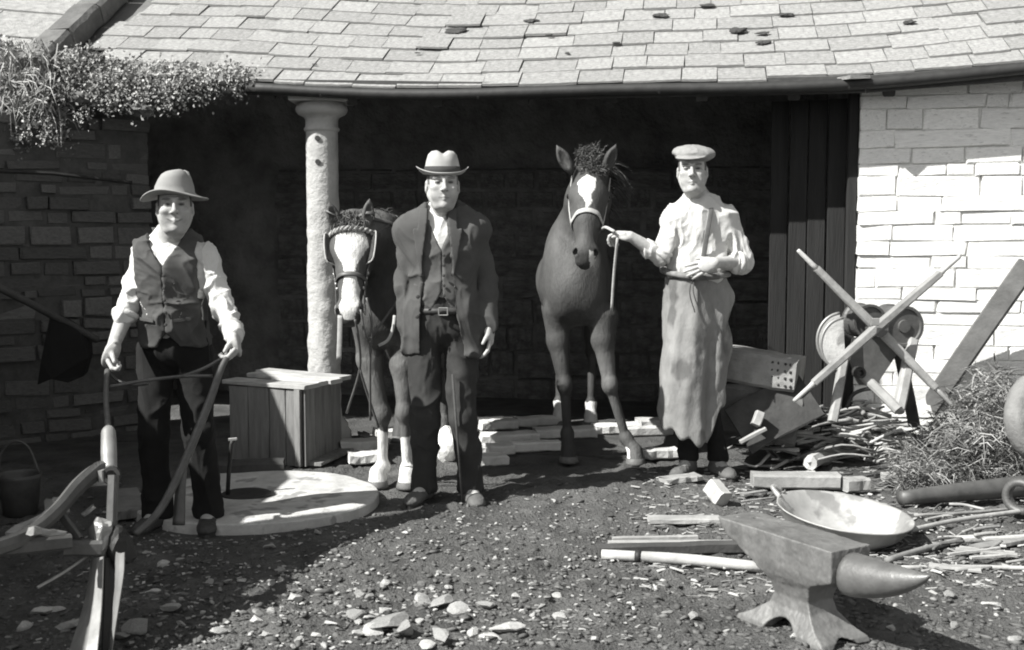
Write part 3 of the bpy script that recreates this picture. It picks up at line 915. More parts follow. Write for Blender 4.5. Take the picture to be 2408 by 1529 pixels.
def body(J, root, hd, hands, skin=.44, hair=.06, smile=0, s=1.0, jaw=1.0, stubble=0.0):
    v = Vol(.0036)
    torso(v, J, -.004)
    legs(v, J, -.012)
    for i in (0, 1):
        arms(v, J, i); d = nrm(J['toe'][i])
        v.u(cone(J['an'][i] + A(0, 0, -.02), J['an'][i] + d * .14 + A(0, 0, -.055), .04, .028), .03)
    head(v, hd[0], hd[1], s, jaw, smile, J['neck'] + A(0, .02, .0))
    for h in hands: hand(v, **h)
    return v.mk("body", "skin", root, colfn=lambda V: face_col(V, hd[0], hd[1], s, skin, hair, smile, stubble), relax=0)
def boots(J, root, mat, h=.13):
    for i in (0, 1):
        an, d = J['an'][i], nrm(J['toe'][i]); g = J['an'][i][2] - .085
        side = A(-d[1], d[0], 0)
        R = np.stack([side, d, A(0, 0, 1)], 1)
        v = Vol(.005)
        v.u(cone(an + A(0, 0, h - .06), an + A(0, 0, -.03), .052, .046), .03)
        v.u(ell(an - d * .015 + A(0, 0, -.045), A(.042, .06, .045), R), .03)
        v.u(ell(an + d * .09 + A(0, 0, -.047), A(.046, .09, .034), R), .03)
        v.u(ell(an + d * .15 + A(0, 0, -.055), A(.044, .055, .028), R), .02)
        v.cut(lambda X, Y, Z, g=g: (g + .016) - Z)
        bt = v.mk("boot", mat, root, disp=folds(.0018, 30, 60 + i))
        n = 22; V = []
        for z in (g - .004, g + .018):
            for k in range(n):
                a = 2 * math.pi * k / n; x = math.cos(a) * (.047 - .007 * math.cos(a * 1) * 0 - (.006 if math.sin(a) < 0 else 0)); y = .062 + math.sin(a) * .136
                V.append(an + side * x + d * y - A(0, 0, an[2]) + A(0, 0, z))
        F = [tuple(range(n - 1, -1, -1)), tuple(range(n, 2 * n))] + [(k, (k + 1) % n, n + (k + 1) % n, n + k) for k in range(n)]
        mk("sole", V, F, "leather", bt)
def trousers(J, root, mat, amp=.006, seed=1, flare=.0, low=0.0, t=1.0):
    v = Vol(.006)
    v.u(ell(J['pelvis'] + A(0, 0, .0), A(.168, .125, .13) * J['b'] * (.9 if t < .8 else 1)), .05)
    v.u(ell(J['pelvis'] + A(0, 0, .1), A(.155, .118, .1) * J['b']), .05)
    for i in (0, 1):
        h, kn, an = J['hip'][i], J['kn'][i], J['an'][i]
        v.u(cone(h, kn, .103 * t, .080 * t), .035); v.u(cone(kn, an + A(0, 0, .0 + low), .080 * t, .072 * t + flare), .03)
        v.u(cone(an + A(0, .01, .05 + low), an + A(0, .0, -.005 + low), .070 * t + flare, .076 * t + flare), .02)
        v.cut(lambda X, Y, Z, an=an: np.where(((X - an[0]) ** 2 + (Y - an[1]) ** 2) < .03, (an[2] - .03 + low) - Z, -1.0))
    return v.mk("trousers", mat, root, disp=folds(amp, 11, seed, (1, 1, .55)))
def button(p, d, r, parent, mat="band"):
    V, F = lathe([(0, 0), (r, 0), (r, .003), (r * .7, .005), (0, .004)], 10, p, axisR(d)); mk("button", V, F, mat, parent, smooth=True)
def jn(px, py, Y): return at(px, py, Y)

# ---------------- ploughman at the left
def ploughman():
    o = A(-1.56, 5.47, gz(-1.56, 5.47)); x0 = o[0]; zf = o[2]
    e = empty("person", o, "smiling man in slouch hat, white shirt and dark waistcoat gripping the plough handles", "person")
    J = dict(b=.93, neck=A(x0, 5.42, 1.35), chest=A(x0, 5.42, 1.19), belly=A(x0 + .005, 5.44, 1.0), pelvis=A(x0, 5.48, .86),
             sh=[at(346, 602, 5.42), at(476, 602, 5.42)], el=[at(304, 716, 5.40), at(522, 710, 5.38)], wr=[at(266, 815, 5.27), at(552, 790, 5.24)],
             hip=[A(x0 - .085, 5.5, .83), A(x0 + .085, 5.5, .83)], kn=[A(x0 - .1, 5.46, .46), A(x0 + .11, 5.46, .46)], an=[A(x0 - .11, 5.52, .085 + zf), A(x0 + .13, 5.52, .085 + zf)],
             toe=[A(-.25, -1, 0), A(.2, -1, 0)])
    hc = at(411, 489, 5.34); R = rotz(.25) @ rotx(-.04)
    hl = [dict(w=J['wr'][0], f=nrm(at(250, 868, 5.2) - J['wr'][0]), n=A(.75, -.3, -.3), lat=A(.25, -1, .2), curl=(1.0, 1.1, .8), s=1.0, thumb=(.8, .2, .6)),
          dict(w=J['wr'][1], f=nrm(at(560, 838, 5.18) - J['wr'][1]), n=A(-.8, -.25, -.25), lat=A(-.25, -1, .2), curl=(1.0, 1.1, .8), s=1.0, thumb=(.8, .2, .6))]
    body(J, e, (hc, R), hl, skin=.40, hair=.07, smile=1.0, s=1.0, jaw=1.02, stubble=.12)
    # shirt
    v = Vol(.0055); torso(v, J, .006)
    arms(v, J, 0, .008, to=.32, rs=(.054, .047, .03)); arms(v, J, 1, .007, to=1.0, rs=(.054, .046, .034))
    v.u(cone(J['neck'] + A(0, .012, -.01), J['neck'] + A(0, .008, .022), .068, .062), .02)
    hp = J['neck'] + A(0, -.03, .045)
    v.sub(cone(hp + A(0, 0, .06), hp + A(0, -.06, -.045), .045, .022), .01)
    v.cut(lambda X, Y, Z: np.where(np.abs(X - x0) < .2, .975 - Z, .80 - Z))
    sh = v.mk("shirt", "shirt", e, disp=folds(.0085, 13, 3, (1, 1, .85)))
    el, wr = J['el'][0], J['wr'][0]; d = nrm(wr - el)
    q = el + d * .06
    V, F = tube(np.array([q + axisR(d) @ A(.046 * math.cos(t), .046 * math.sin(t), .006 * math.sin(2 * t)) for t in np.linspace(0, 2 * math.pi, 20, endpoint=False)]), .017, 8, closed=True, jit=.1)
    mk("rolled_cuff", V, F, "shirt", sh, smooth=True)
    d = nrm(J['wr'][1] - J['el'][1]); q = J['wr'][1] - d * .005
    V, F = lathe([(.040, -.05), (.046, -.045), (.047, .0), (.043, .008), (.036, .006)], 18, q, axisR(d)); mk("cuff", V, F, "shirt", sh, smooth=True)
    # waistcoat
    v = Vol(.0055); torso(v, J, .021)
    zv = 1.222
    v.cut(lambda X, Y, Z: np.abs(X - x0) - .140 - .03 * np.clip((1.05 - Z) / .2, 0, 1))
    v.cut(lambda X, Y, Z: np.where(Y < 5.45, ((Z - zv) * .58 - np.abs(X - x0)), -1) * .8)
    v.cut(lambda X, Y, Z: np.where(np.abs(X - x0) < .065, Z - 1.345, -1.0))
    v.cut(lambda X, Y, Z: (.865 + .0 * X) - Z)
    v.cut(lambda X, Y, Z: np.where(Y < 5.45, ((.935 - Z) * .75 - np.abs(X - x0 - .005)), -1) * .8)
    v.cut(lambda X, Y, Z: np.where((Y < 5.4) & (np.abs(X - x0 - .004) < .0035), .004, -1.0))
    vst = v.mk("waistcoat", "vest_cloth", e, disp=folds(.009, 9, 9, (.8, 1, 1.3)))
    for k in range(5):
        z = 1.19 - k * .055; button(A(x0 + .013, 5.42 - .131 + .012 * (k > 2), z), A(0, -1, 0), .0075, vst)
    for sx, z in ((-1, 1.16), (1, 1.16), (-1, .99), (1, .99)):
        V, F = bar(A(x0 + sx * .045, 5.312, z - .004), A(x0 + sx * .115, 5.345, z + .004), .005, .014, up=(0, 0, 1)); mk("pocket", V, F, "vest_cloth", vst)
    trousers(J, e, "trouser_dark", seed=4, t=.86)
    boots(J, e, "leather")
    # slouch hat
    hz = hc + R @ A(0, .012, .062)
    def dent(V):
        W = V.copy(); an = np.arctan2(V[:, 1], V[:, 0]); r = np.hypot(V[:, 0], V[:, 1])
        br = np.clip((r - .088) / .06, 0, 1) * (V[:, 2] < .03)
        W[:, 2] += br * (-.026 * np.abs(np.cos(an)) ** 2 + .006 * np.sin(an * 3 + 1) + .012 * np.clip(np.sin(-an), 0, 1) - .016 * np.clip(np.sin(an), 0, 1))
        up = np.clip((V[:, 2] - .03) / .1, 0, 1)
        W[:, 0] = W[:, 0] * (1 - .28 * up) + .008 * up
        W[:, 2] -= up * .030 * np.exp(-(W[:, 1] / .02) ** 2) * (W[:, 0] > -.02)
        W[:, 2] += up * (.012 * (V[:, 0] / .07))
        return W
    prof = [(.0, .098), (.03, .105), (.055, .104), (.072, .095), (.082, .07), (.087, .035), (.090, .008), (.098, .001), (.115, -.001), (.135, .0), (.147, .003), (.150, .0), (.147, -.004), (.132, -.006), (.11, -.007), (.088, -.006), (.084, -.004), (.08, .03), (.03, .08), (0, .085)]
    V, F = lathe([(r_ * .99, z_) for r_, z_ in prof], 48, hz, R @ rotz(-.25) @ rotx(.04), fn=dent); hat = mk("hat", V, F, "felt_grey", e, smooth=True)
    return e
ploughman()

# ---------------- man in the middle
def townsman():
    Y = 6.05; o = A(-.355, Y, gz(-.355, Y)); x0 = at(1040, 600, Y)[0]
    e = empty("person", o, "man in dark suit jacket, waistcoat and banded homburg standing between the horses", "person")
    J = dict(b=.96, neck=A(x0, Y + .02, 1.475), chest=A(x0, Y + .02, 1.29), belly=A(x0, Y + .02, 1.08), pelvis=A(x0, Y + .03, .92),
             sh=[at(970, 534, Y + .02), at(1114, 534, Y + .02)], el=[at(958, 650, Y + .06), at(1138, 660, Y + .08)], wr=[at(955, 762, Y + .04), at(1152, 768, Y + .0)],
             hip=[A(x0 - .09, Y + .03, .9), A(x0 + .09, Y + .03, .9)], kn=[at(1000, 980, Y - .02), at(1090, 985, Y - .02)],
             an=[at(997, 1140, Y + .02), at(1108, 1140, Y + .02)], toe=[A(-.35, -1, 0), A(.22, -1, 0)])
    for i in (0, 1): J['an'][i][2] = .083 + gz(J['an'][i][0], Y)
    hc = at(1041, 437, Y - .04); R = rotz(.14) @ rotx(-.03)
    hl = [dict(w=J['wr'][0], f=A(.02, -.1, -1), n=A(.9, .1, -.1), lat=A(.1, -1, -.1), curl=(.5, .6, .5)),
          dict(w=J['wr'][1], f=A(.04, -.12, -1), n=A(-.9, .1, -.1), lat=A(-.1, -1, -.1), curl=(.35, .45, .35))]
    body(J, e, (hc, R), hl, skin=.42, hair=.12, s=1.05, jaw=.93, stubble=.2)
    v = Vol(.0055); torso(v, J, .006)
    v.u(cone(J['neck'] + A(0, .01, -.01), J['neck'] + A(0, .008, .028), .07, .064), .02)
    hp = J['neck'] + A(0, -.03, .05); v.sub(cone(hp + A(0, 0, .06), hp + A(0, -.05, -.03), .045, .012), .01)
    v.cut(lambda X, Y_, Z: 1.10 - Z)
    v.mk("shirt", "shirt", e, disp=folds(.005, 14, 13, (1, 1, .6)))
    v = Vol(.0055); torso(v, J, .019); zv = 1.285
    v.cut(lambda X, Y_, Z: np.where(Y_ < Y, ((Z - zv) * .42 - np.abs(X - x0 - .0)), -1) * .85)
    v.cut(lambda X, Y_, Z: np.where(np.abs(X - x0) < .07, Z - 1.46, -1.0))
    v.cut(lambda X, Y_, Z: .985 - Z)
    v.cut(lambda X, Y_, Z: np.where(Y_ < Y, ((1.075 - Z) * .62 - np.abs(X - x0)), -1) * .85)
    v.cut(lambda X, Y_, Z: np.where((Y_ < Y) & (np.abs(X - x0 - .003) < .0035), .004, -1.0))
    vs = v.mk("waistcoat", "vest_grey", e, disp=folds(.005, 9, 19, (.8, 1, 1.2)))
    for k in range(5): button(A(x0 + .014, Y + .02 - .133 + .006 * (k > 2), 1.265 - k * .05), A(0, -1, 0), .0075, vs)
    # jacket
    v = Vol(.006); torso(v, J, .030)
    for i in (0, 1): arms(v, J, i, .004, to=.97, rs=(.060, .054, .044))
    v.u(ell(J['pelvis'] + A(0, .0, .0), A(.168, .142, .2)), .06)
    v.u(cone(A(x0 - .10, Y + .02, .98), A(x0 - .108, Y + .02, .80), .10, .10), .05); v.u(cone(A(x0 + .09, Y + .02, .98), A(x0 + .115, Y + .01, .77), .10, .105), .05)
    v.u(cone(J['neck'] + A(0, .03, -.03), J['neck'] + A(0, .035, .015), .078, .07), .03)
    xl = lambda Z: x0 - .088 - .022 * np.clip((1.35 - Z) / .5, 0, 1) + .0 * Z
    xr = lambda Z: x0 + .055 + .012 * np.clip((1.30 - Z) / .3, 0, 1) + .05 * np.clip((1.0 - Z) / .25, 0, 1)
    neckw = lambda Z: np.clip((Z - 1.25) / .2, 0, 1) * .02
    v.cut(lambda X, Y_, Z: np.where(Y_ < Y + .02, np.minimum(X - xl(Z) - neckw(Z), xr(Z) - neckw(Z) - X), -1.0))
    v.cut(lambda X, Y_, Z: np.where((np.abs(X - x0) < .075) & (Y_ < Y + .03), Z - 1.47, -1.0))
    v.cut(lambda X, Y_, Z: np.where(np.abs(X - x0) < .245, .755 + .02 * np.exp(-((X - x0 + .02) / .12) ** 2) - Z, -1.0))
    jk = v.mk("jacket", "coat_cloth", e, disp=folds(.010, 8, 23, (1, 1, .6)))
    # lapels lie on the jacket front
    for sx in (-1, 1):
        v = Vol(.005); torso(v, J, .047, k=.05)
        inner = (lambda X, Z: xl(Z) + neckw(Z) - X) if sx < 0 else (lambda X, Z: X - xr(Z) + neckw(Z))
        def lap(X, Y_, Z, sx=sx, inner=inner):
            q = inner(X, Z)                             # distance outward from the opening edge
            zz = Z - .25 * q; wid = np.clip((zz - 1.15) / .22, 0, 1) * .066 * np.where(zz > 1.385, .66, 1.0)
            return np.maximum(np.maximum(-q, q - wid), Y_ - (Y + .03))
        v.cut(lap); v.cut(lambda X, Y_, Z: 1.17 - Z); v.cut(lambda X, Y_, Z: Z - 1.50)
        v.mk("lapel", "coat_cloth", jk)
    button(A(x0 - .115, Y - .128, 1.06), A(0, -1, 0), .010, jk); button(A(x0 - .118, Y - .132, .96), A(0, -1, 0), .010, jk)
    # belt and buckle
    V, F = tube(np.array([A(x0 + .158 * math.cos(t), Y + .03 + .124 * math.sin(t), .985) for t in np.linspace(0, 2 * math.pi, 30, endpoint=False)]), .018, 8, closed=True, flat=1.0)
    V[:, :2] = (V[:, :2] - A(x0, Y + .03)) * .97 + A(x0, Y + .03); bl = mk("belt", V, F, "leather", e, smooth=True)
    g = G(); q = A(x0 + .01, Y - .118, .985)
    for a, b in ((A(-.022, 0, -.018), A(.022, 0, -.018)), (A(-.022, 0, .018), A(.022, 0, .018)), (A(-.022, 0, -.018), A(-.022, 0, .018)), (A(.022, 0, -.018), A(.022, 0, .018))):
        g.put(*tube([q + a, q + b], .0035, 6))
    g.mk("buckle", "iron_bright", bl)
    trousers(J, e, "trouser_grey", amp=.009, seed=31, flare=.0, t=.86)
    boots(J, e, "boot_dusty")
    # homburg
    hz = hc + R @ A(0, .010, .060)
    def shp(V):
        W = V.copy(); an = np.arctan2(V[:, 1], V[:, 0]); r = np.hypot(V[:, 0], V[:, 1])
        br = np.clip((r - .086) / .04, 0, 1) * (V[:, 2] < .04)
        W[:, 2] += br * (.022 * np.abs(np.cos(an)) ** 3 - .012 * np.abs(np.sin(an))) - br * .0
        W[:, 0] *= 1 - .0 * br
        up = np.clip((V[:, 2] - .03) / .08, 0, 1)
        W[:, 0] *= 1 - .10 * up; W[:, 2] -= up * .018 * np.exp(-(W[:, 0] / .02) ** 2)
        W[:, 2] += up * .012 * (V[:, 0] / .07) * 0
        return W
    prof = [(0, .113), (.035, .118), (.06, .112), (.076, .095), (.083, .06), (.086, .025), (.088, .004), (.096, -.001), (.112, .001), (.124, .009), (.128, .016), (.124, .014), (.112, .005 - .006), (.096, -.007), (.085, -.004), (.082, .02), (.04, .09), (0, .095)]
    V, F = lathe([(r_ * 1.03, z_) for r_, z_ in prof], 48, hz, R @ rotx(.05), fn=shp); hat = mk("hat", V, F, "felt_pale", e, smooth=True)
    V, F = lathe([(.0905, .004), (.0925, .006), (.0900, .036), (.087, .036)], 48, hz, R @ rotx(.05)); mk("hat_band", V, F, "band", hat, smooth=True)
    # stick held beside his leg
    V, F = tube([at(1064, 880, Y - .10), at(1074, 1010, Y - .13), at(1088, 1188, Y - .13)], [.006, .006, .005], 8)
    mk("walking_stick", V, F, "wood_dark", label="thin dark walking stick beside the suited man's leg", cat="stick", smooth=True)
townsman()

# ---------------- blacksmith at the right
def blacksmith():
    Y = 6.7; x0 = at(1640, 600, Y)[0]; o = A(x0, Y, gz(x0, Y))
    e = empty("person", o, "blacksmith in flat cap, collarless white shirt and long leather apron holding the horse's halter", "person")
    J = dict(b=.98, neck=at(1640, 468, Y + .02), chest=at(1642, 545, Y + .02), belly=at(1640, 625, Y + .02), pelvis=at(1636, 690, Y + .03),
             sh=[at(1588, 512, Y + .02), at(1704, 512, Y + .02)], el=[at(1552, 600, Y - .06), at(1748, 618, Y + .0)], wr=[at(1482, 556, Y - .10), at(1682, 618, Y - .19)],
             hip=[at(1605, 715, Y + .03), at(1668, 715, Y + .03)], kn=[at(1606, 900, Y + .02), at(1662, 905, Y + .02)], an=[at(1618, 1060, Y + .05), at(1688, 1072, Y + .05)], toe=[A(-.62, -1, 0), A(.28, -1, 0)])
    for i in (0, 1): J['an'][i][2] = .085 + gz(J['an'][i][0], Y)
    hc = at(1628, 404, Y - .04); R = rotz(-.17) @ roty(-.03) @ rotx(-.02)
    hl = [dict(w=J['wr'][0], f=A(-.85, .35, .12), n=A(-.2, .3, -1), lat=A(-.3, -.9, .35), curl=(.8, .9, .7)),
          dict(w=J['wr'][1], f=A(-.93, -.05, -.32), n=A(-.15, 1, -.3), lat=A(-.25, .05, .95), curl=(.22, .3, .25), spread=.1, thumb=(.8, .45, .2))]
    body(J, e, (hc, R), hl, skin=.40, hair=.09, s=1.04, jaw=.95)
    # shirt
    v = Vol(.0055); torso(v, J, .010)
    arms(v, J, 0, .010, to=0); arms(v, J, 1, .012, to=0)
    v.u(ell(J['belly'] + A(0, -.01, .0), A(.16, .125, .12)), .05)
    v.u(cone(J['neck'] + A(0, .012, -.01), J['neck'] + A(0, .01, .02), .068, .062), .02)
    hp = J['neck'] + A(0, -.035, .045); v.sub(cone(hp + A(0, 0, .06), hp + A(0, -.06, -.05), .05, .022), .012)
    zb = at(1640, 640, Y)[2]; v.cut(lambda X, Y_, Z: zb - .05 - Z)
    sh = v.mk("shirt", "shirt_dull", e, disp=folds(.010, 11, 41, (1, 1, .6)))
    for i in (0, 1):
        el, wr = J['el'][i], J['wr'][i]; d = nrm(wr - el) if i else nrm(el - J['sh'][0]); q = el + nrm(wr - el) * .045 if i else el - d * .01
        for kk in (0, .022):
            V, F = tube(np.array([q + d * kk + axisR(d) @ A(.050 * math.cos(t), .050 * math.sin(t), .008 * math.sin(2 * t + kk * 90)) for t in np.linspace(0, 2 * math.pi, 22, endpoint=False)]), .017, 8, closed=True, jit=.12, seed=int(kk * 1000) + i)
            mk("rolled_cuff", V, F, "shirt_dull", sh, smooth=True)
    # braces strap over the left shoulder, and the waistcoat-like trouser top
    def front(px, py, dy=.0): return at(px, py, Y + dy)
    st = cr([front(1676, 470, .04), front(1672, 492, -.075), front(1664, 540, -.118), front(1655, 600, -.135), front(1648, 640, -.135)], 5)
    V, F = tube(st, .014, 8, flat=.22, up=(0, -1, .2)); mk("brace", V, F, "strap", e)
    trousers(J, e, "trouser_dark", amp=.005, seed=44, low=.03, t=.72)
    v = Vol(.006); v.u(ell(J['belly'] + A(0, .01, -.05), A(.156, .128, .1)), .03); z1 = at(1640, 608, Y)[2]
    v.cut(lambda X, Y_, Z: Z - z1); tt = v.mk("trouser_top", "trouser_grey", e, disp=folds(.004, 12, 51))
    boots(J, e, "boot_dusty")
    # apron: a hide tied at the waist, hanging in folds
    rows, cols = 46, 61; V = []
    ywaist, ybot = 650, 1030
    for r_ in range(rows):
        f = r_ / (rows - 1)
        for c_ in range(cols):
            u = -1 + 2 * c_ / (cols - 1)
            bot = float(np.interp(u, [-1, -.75, -.4, 0, .3, .45, .6, .85, 1], [965, 990, 1006, 1030, 1038, 1000, 965, 930, 880])) + 5 * math.sin(u * 19)
            py = ywaist + (bot - ywaist) * f
            hw = .168 + .012 * f + .012 * math.sin(min(f * 3, 1) * math.pi / 2)
            flare = 1.0 + (.30 * math.exp(-((f - .22) / .15) ** 2) + .25 * math.exp(-((f - .62) / .15) ** 2)) * max(0, u - .25) ** 1.3 / .69
            xc = x0 - .012 - .022 * f
            an = u * 1.5
            fold = (.006 * math.sin(u * 9.5 + f * 1.6 + math.sin(f * 5) * .6) + .003 * math.sin(u * 19 + 1 + f * 5) + .013 * math.sin(u * 5.0 + 2.2 + f * 1.4)) * min(1, .25 + f * 1.5)
            rr = hw * flare + fold
            x = xc + rr * math.sin(an) * (1.0 if abs(u) < 1 else 1)
            y = Y + .035 - (.145 + .085 * f + fold * 1.6) * math.cos(an) + .015 * f
            z = at(1640, py, Y)[2] + .006 * math.sin(u * 17 + f * 9)
            V.append((x, y, z))
    V = np.array(V); n = len(V)
    V = V + .010 * np.stack([vnoise(V * 8, 1), vnoise(V * 8, 2), .4 * vnoise(V * 8, 3)], 1) + .004 * np.stack([vnoise(V * 24, 4), vnoise(V * 24, 5), 0 * V[:, 0]], 1)
    c0 = A(x0, Y + .05, 0); inn_ = V - c0; inn_[:, 2] = 0; inn_ /= np.linalg.norm(inn_, axis=1)[:, None]
    V2 = V - inn_ * .006; F = []
    for r_ in range(rows - 1):
        for c_ in range(cols - 1):
            q = r_ * cols + c_; F.append((q, q + cols, q + cols + 1, q + 1)); F.append((n + q, n + q + 1, n + q + cols + 1, n + q + cols))
    for r_ in range(rows - 1):
        for c_ in (0, cols - 1):
            q = r_ * cols + c_; F.append((q, q + cols, n + q + cols, n + q) if c_ else (q + cols, q, n + q, n + q + cols))
    for c_ in range(cols - 1):
        q = (rows - 1) * cols + c_; F.append((q, n + q, n + q + 1, q + 1)); q = c_; F.append((q + 1, n + q + 1, n + q, q))
    ap = mk("apron", np.vstack([V, V2]), F, "apron", e, smooth=True, label="long pale scuffed leather apron")
    zt = at(1640, 645, Y)[2]
    V, F = tube(np.array([A(x0 - .008 + .183 * math.cos(t), Y + .03 + .158 * math.sin(t), zt + .012 * math.cos(t * 2 + .5) - .012 * math.cos(t)) for t in np.linspace(0, 2 * math.pi, 40, endpoint=False)]), .019, 8, closed=True, jit=.1)
    mk("apron_roll", V, F, "apron", ap, smooth=True)
    for dx in (0, .018):
        V, F = tube(cr([at(1628 + dx * 200, 652, Y - .145), at(1622 + dx * 500, 690, Y - .165), at(1634 + dx * 700, 735, Y - .17)]), .0035, 5); mk("apron_string", V, F, "leather", ap)
    # flat cap
    v = Vol(.004); hz = hc + R @ A(0, .0, .080)
    Rc = R @ roty(.10) @ rotx(.14)
    v.u(ell(hz + R @ A(.010, .012, .022), A(.118, .128, .046), Rc), .02)
    v.u(ell(hz + R @ A(.004, .01, .0), A(.088, .104, .03), R), .02)
    v.u(ell(hz + R @ A(-.004, -.085, -.004), A(.084, .056, .009), R @ rotx(.30)), .008)
    v.sub(ell(hz + R @ A(0, .015, -.05), A(.072, .088, .05), R), .006)
    v.mk("cap", "tweed", e, disp=folds(.002, 22, 61))
blacksmith()

# ------------------------------------------------------------------ horses
def frame(f, u):
    f = nrm(f); s_ = nrm(np.cross(f, u)); u = np.cross(s_, f); return f, nrm(u), s_
def horse_head(v, poll, f, u, s_, L, w=1.0):
    """poll -> muzzle along f, u = up out of the face, s_ = sideways"""
    def P(a, b, c): return poll + f * a * L + u * b * L + s_ * c * L
    R = np.stack([s_, u, f], 1)
    v.u(ell(P(.05, -.10, 0), A(.115 * w, .15, .13) * L, R), .04)               # poll
    v.u(ell(P(.26, -.055, 0), A(.165 * w, .13, .20) * L, R), .05)              # forehead
    v.u(ell(P(.33, -.20, 0), A(.125 * w, .19, .21) * L, R), .05)              # jowls
    v.chain([P(.3, -.075, 0), P(.55, -.085, 0), P(.78, -.095, 0)], [.125 * L, .098 * L, .085 * L], .05, None)
    v.chain([P(.4, -.2, 0), P(.7, -.165, 0), P(.88, -.17, 0)], [.11 * L, .075 * L, .07 * L], .05)
    v.u(ell(P(.88, -.105, 0), A(.105 * w, .095, .11) * L, R), .03)             # muzzle
    v.u(ell(P(.97, -.15, 0), A(.085 * w, .075, .06) * L, R), .02)
    v.u(ell(P(.95, -.215, 0), A(.06 * w, .045, .06) * L, R), .012)
    for c in (-1, 1):
        v.u(ell(P(.275, -.075, c * .135 * w), A(.05, .055, .085) * L, R), .03)  # eye ridge
        v.sub(ell(P(.295, -.085, c * .195 * w), A(.028, .03, .045) * L, R), .01)
        v.u(cone(P(.42, -.13, c * .115 * w), P(.64, -.135, c * .075), .03 * L, .02 * L), .04)
        v.u(ell(P(.9, -.085, c * .075 * w), A(.04, .04, .06) * L, R), .02)     # nostril wing
        v.sub(ell(P(.925, -.075, c * .085 * w), A(.022, .034, .042) * L, R @ roty(c * .35)), .008)
        v.u(ell(P(.36, -.22, c * .08), A(.055, .13, .14) * L, R), .05)
    v.sub(cone(P(.99, -.20, -.1), P(.99, -.20, .1), .006, .006), .006)
def horse_ear(v, base, d, fwd, L, w):
    d = nrm(d); s_ = nrm(np.cross(d, fwd)); fw = np.cross(s_, d); R = np.stack([s_, fw, d], 1)
    v.u(ell(base + d * L * .38, A(w, w * .75, L * .5), R), .02)
    v.u(cone(base + d * L * .5, base + d * L, w * .8, w * .12), .015)
    v.sub(ell(base + d * L * .5 + fw * w * .85, A(w * .6, w * .75, L * .40), R), .008)
def leg(v, pts, front=True):
    """pts: top, elbow/stifle, knee/hock, fetlock, hoof(ground)"""
    t, e, kn, fe, ho = [np.asarray(p, float) for p in pts]
    if front:
        v.u(cone(t, e, .092, .066), .05); v.u(cone(e, kn, .064, .038), .035)
        v.u(ell(kn, A(.049, .052, .062)), .022)
    else:
        v.u(cone(t, e, .17, .12), .08); v.u(cone(e, kn, .105, .048), .05)
        v.u(ell(kn + A(0, .015, .01), A(.042, .056, .07)), .025)
    v.u(cone(kn, fe, .032, .026), .018)
    v.u(cone(kn + A(0, .028, -.04), fe + A(0, .026, .02), .015, .014), .014)
    v.u(ell(fe + A(0, .004, 0), A(.041, .045, .042)), .02)
    co = ho + A(0, .015, .07); v.u(cone(fe, co, .034, .042), .02)
    v.u(cone(co, ho + A(0, -.012, .012), .045, .053), .012)
def hair_strands(name, roots, dirs, L, w, parent, seed, tone, droop=.5):
    rg = np.random.default_rng(seed); V = []; F = []; C = []
    for p, d in zip(roots, dirs):
        d = nrm(d + rg.normal(size=3) * .22); l = L * rg.uniform(.6, 1.15); s_ = nrm(np.cross(d, rg.normal(size=3))) * w * rg.uniform(.6, 1.2)
        n = len(V); c = tone * rg.uniform(.6, 1.5)
        for k in range(4):
            f = k / 3; q = p + d * l * f + A(0, 0, -droop * l * f * f) + rg.normal(size=3) * .004 * f; ww = s_ * (1 - .8 * f)
            V += [q - ww, q + ww]; C += [c, c]
        for k in range(3): F.append((n + 2 * k, n + 2 * k + 1, n + 2 * k + 3, n + 2 * k + 2))
    return mk(name, V, F, "hair", parent, col=C)
def strap_loop(v, c, d1, d2, a0, a1, n, r, parent, name, mat, off=.006, flat=.3, tilt=None, closed=False, hw=None):
    pts = []; ups = []
    for t in np.linspace(a0, a1, n, endpoint=not closed):
        d = d1 * math.cos(t) + d2 * math.sin(t)
        p = v.out(c, d, off); 
        if tilt is not None: p = p + tilt * math.cos(t)
        pts.append(p); ups.append(d)
    V, F = tube(pts, r, 8, closed=closed, flat=flat, up=np.array(ups))
    return mk(name, V, F, mat, parent, smooth=True), pts
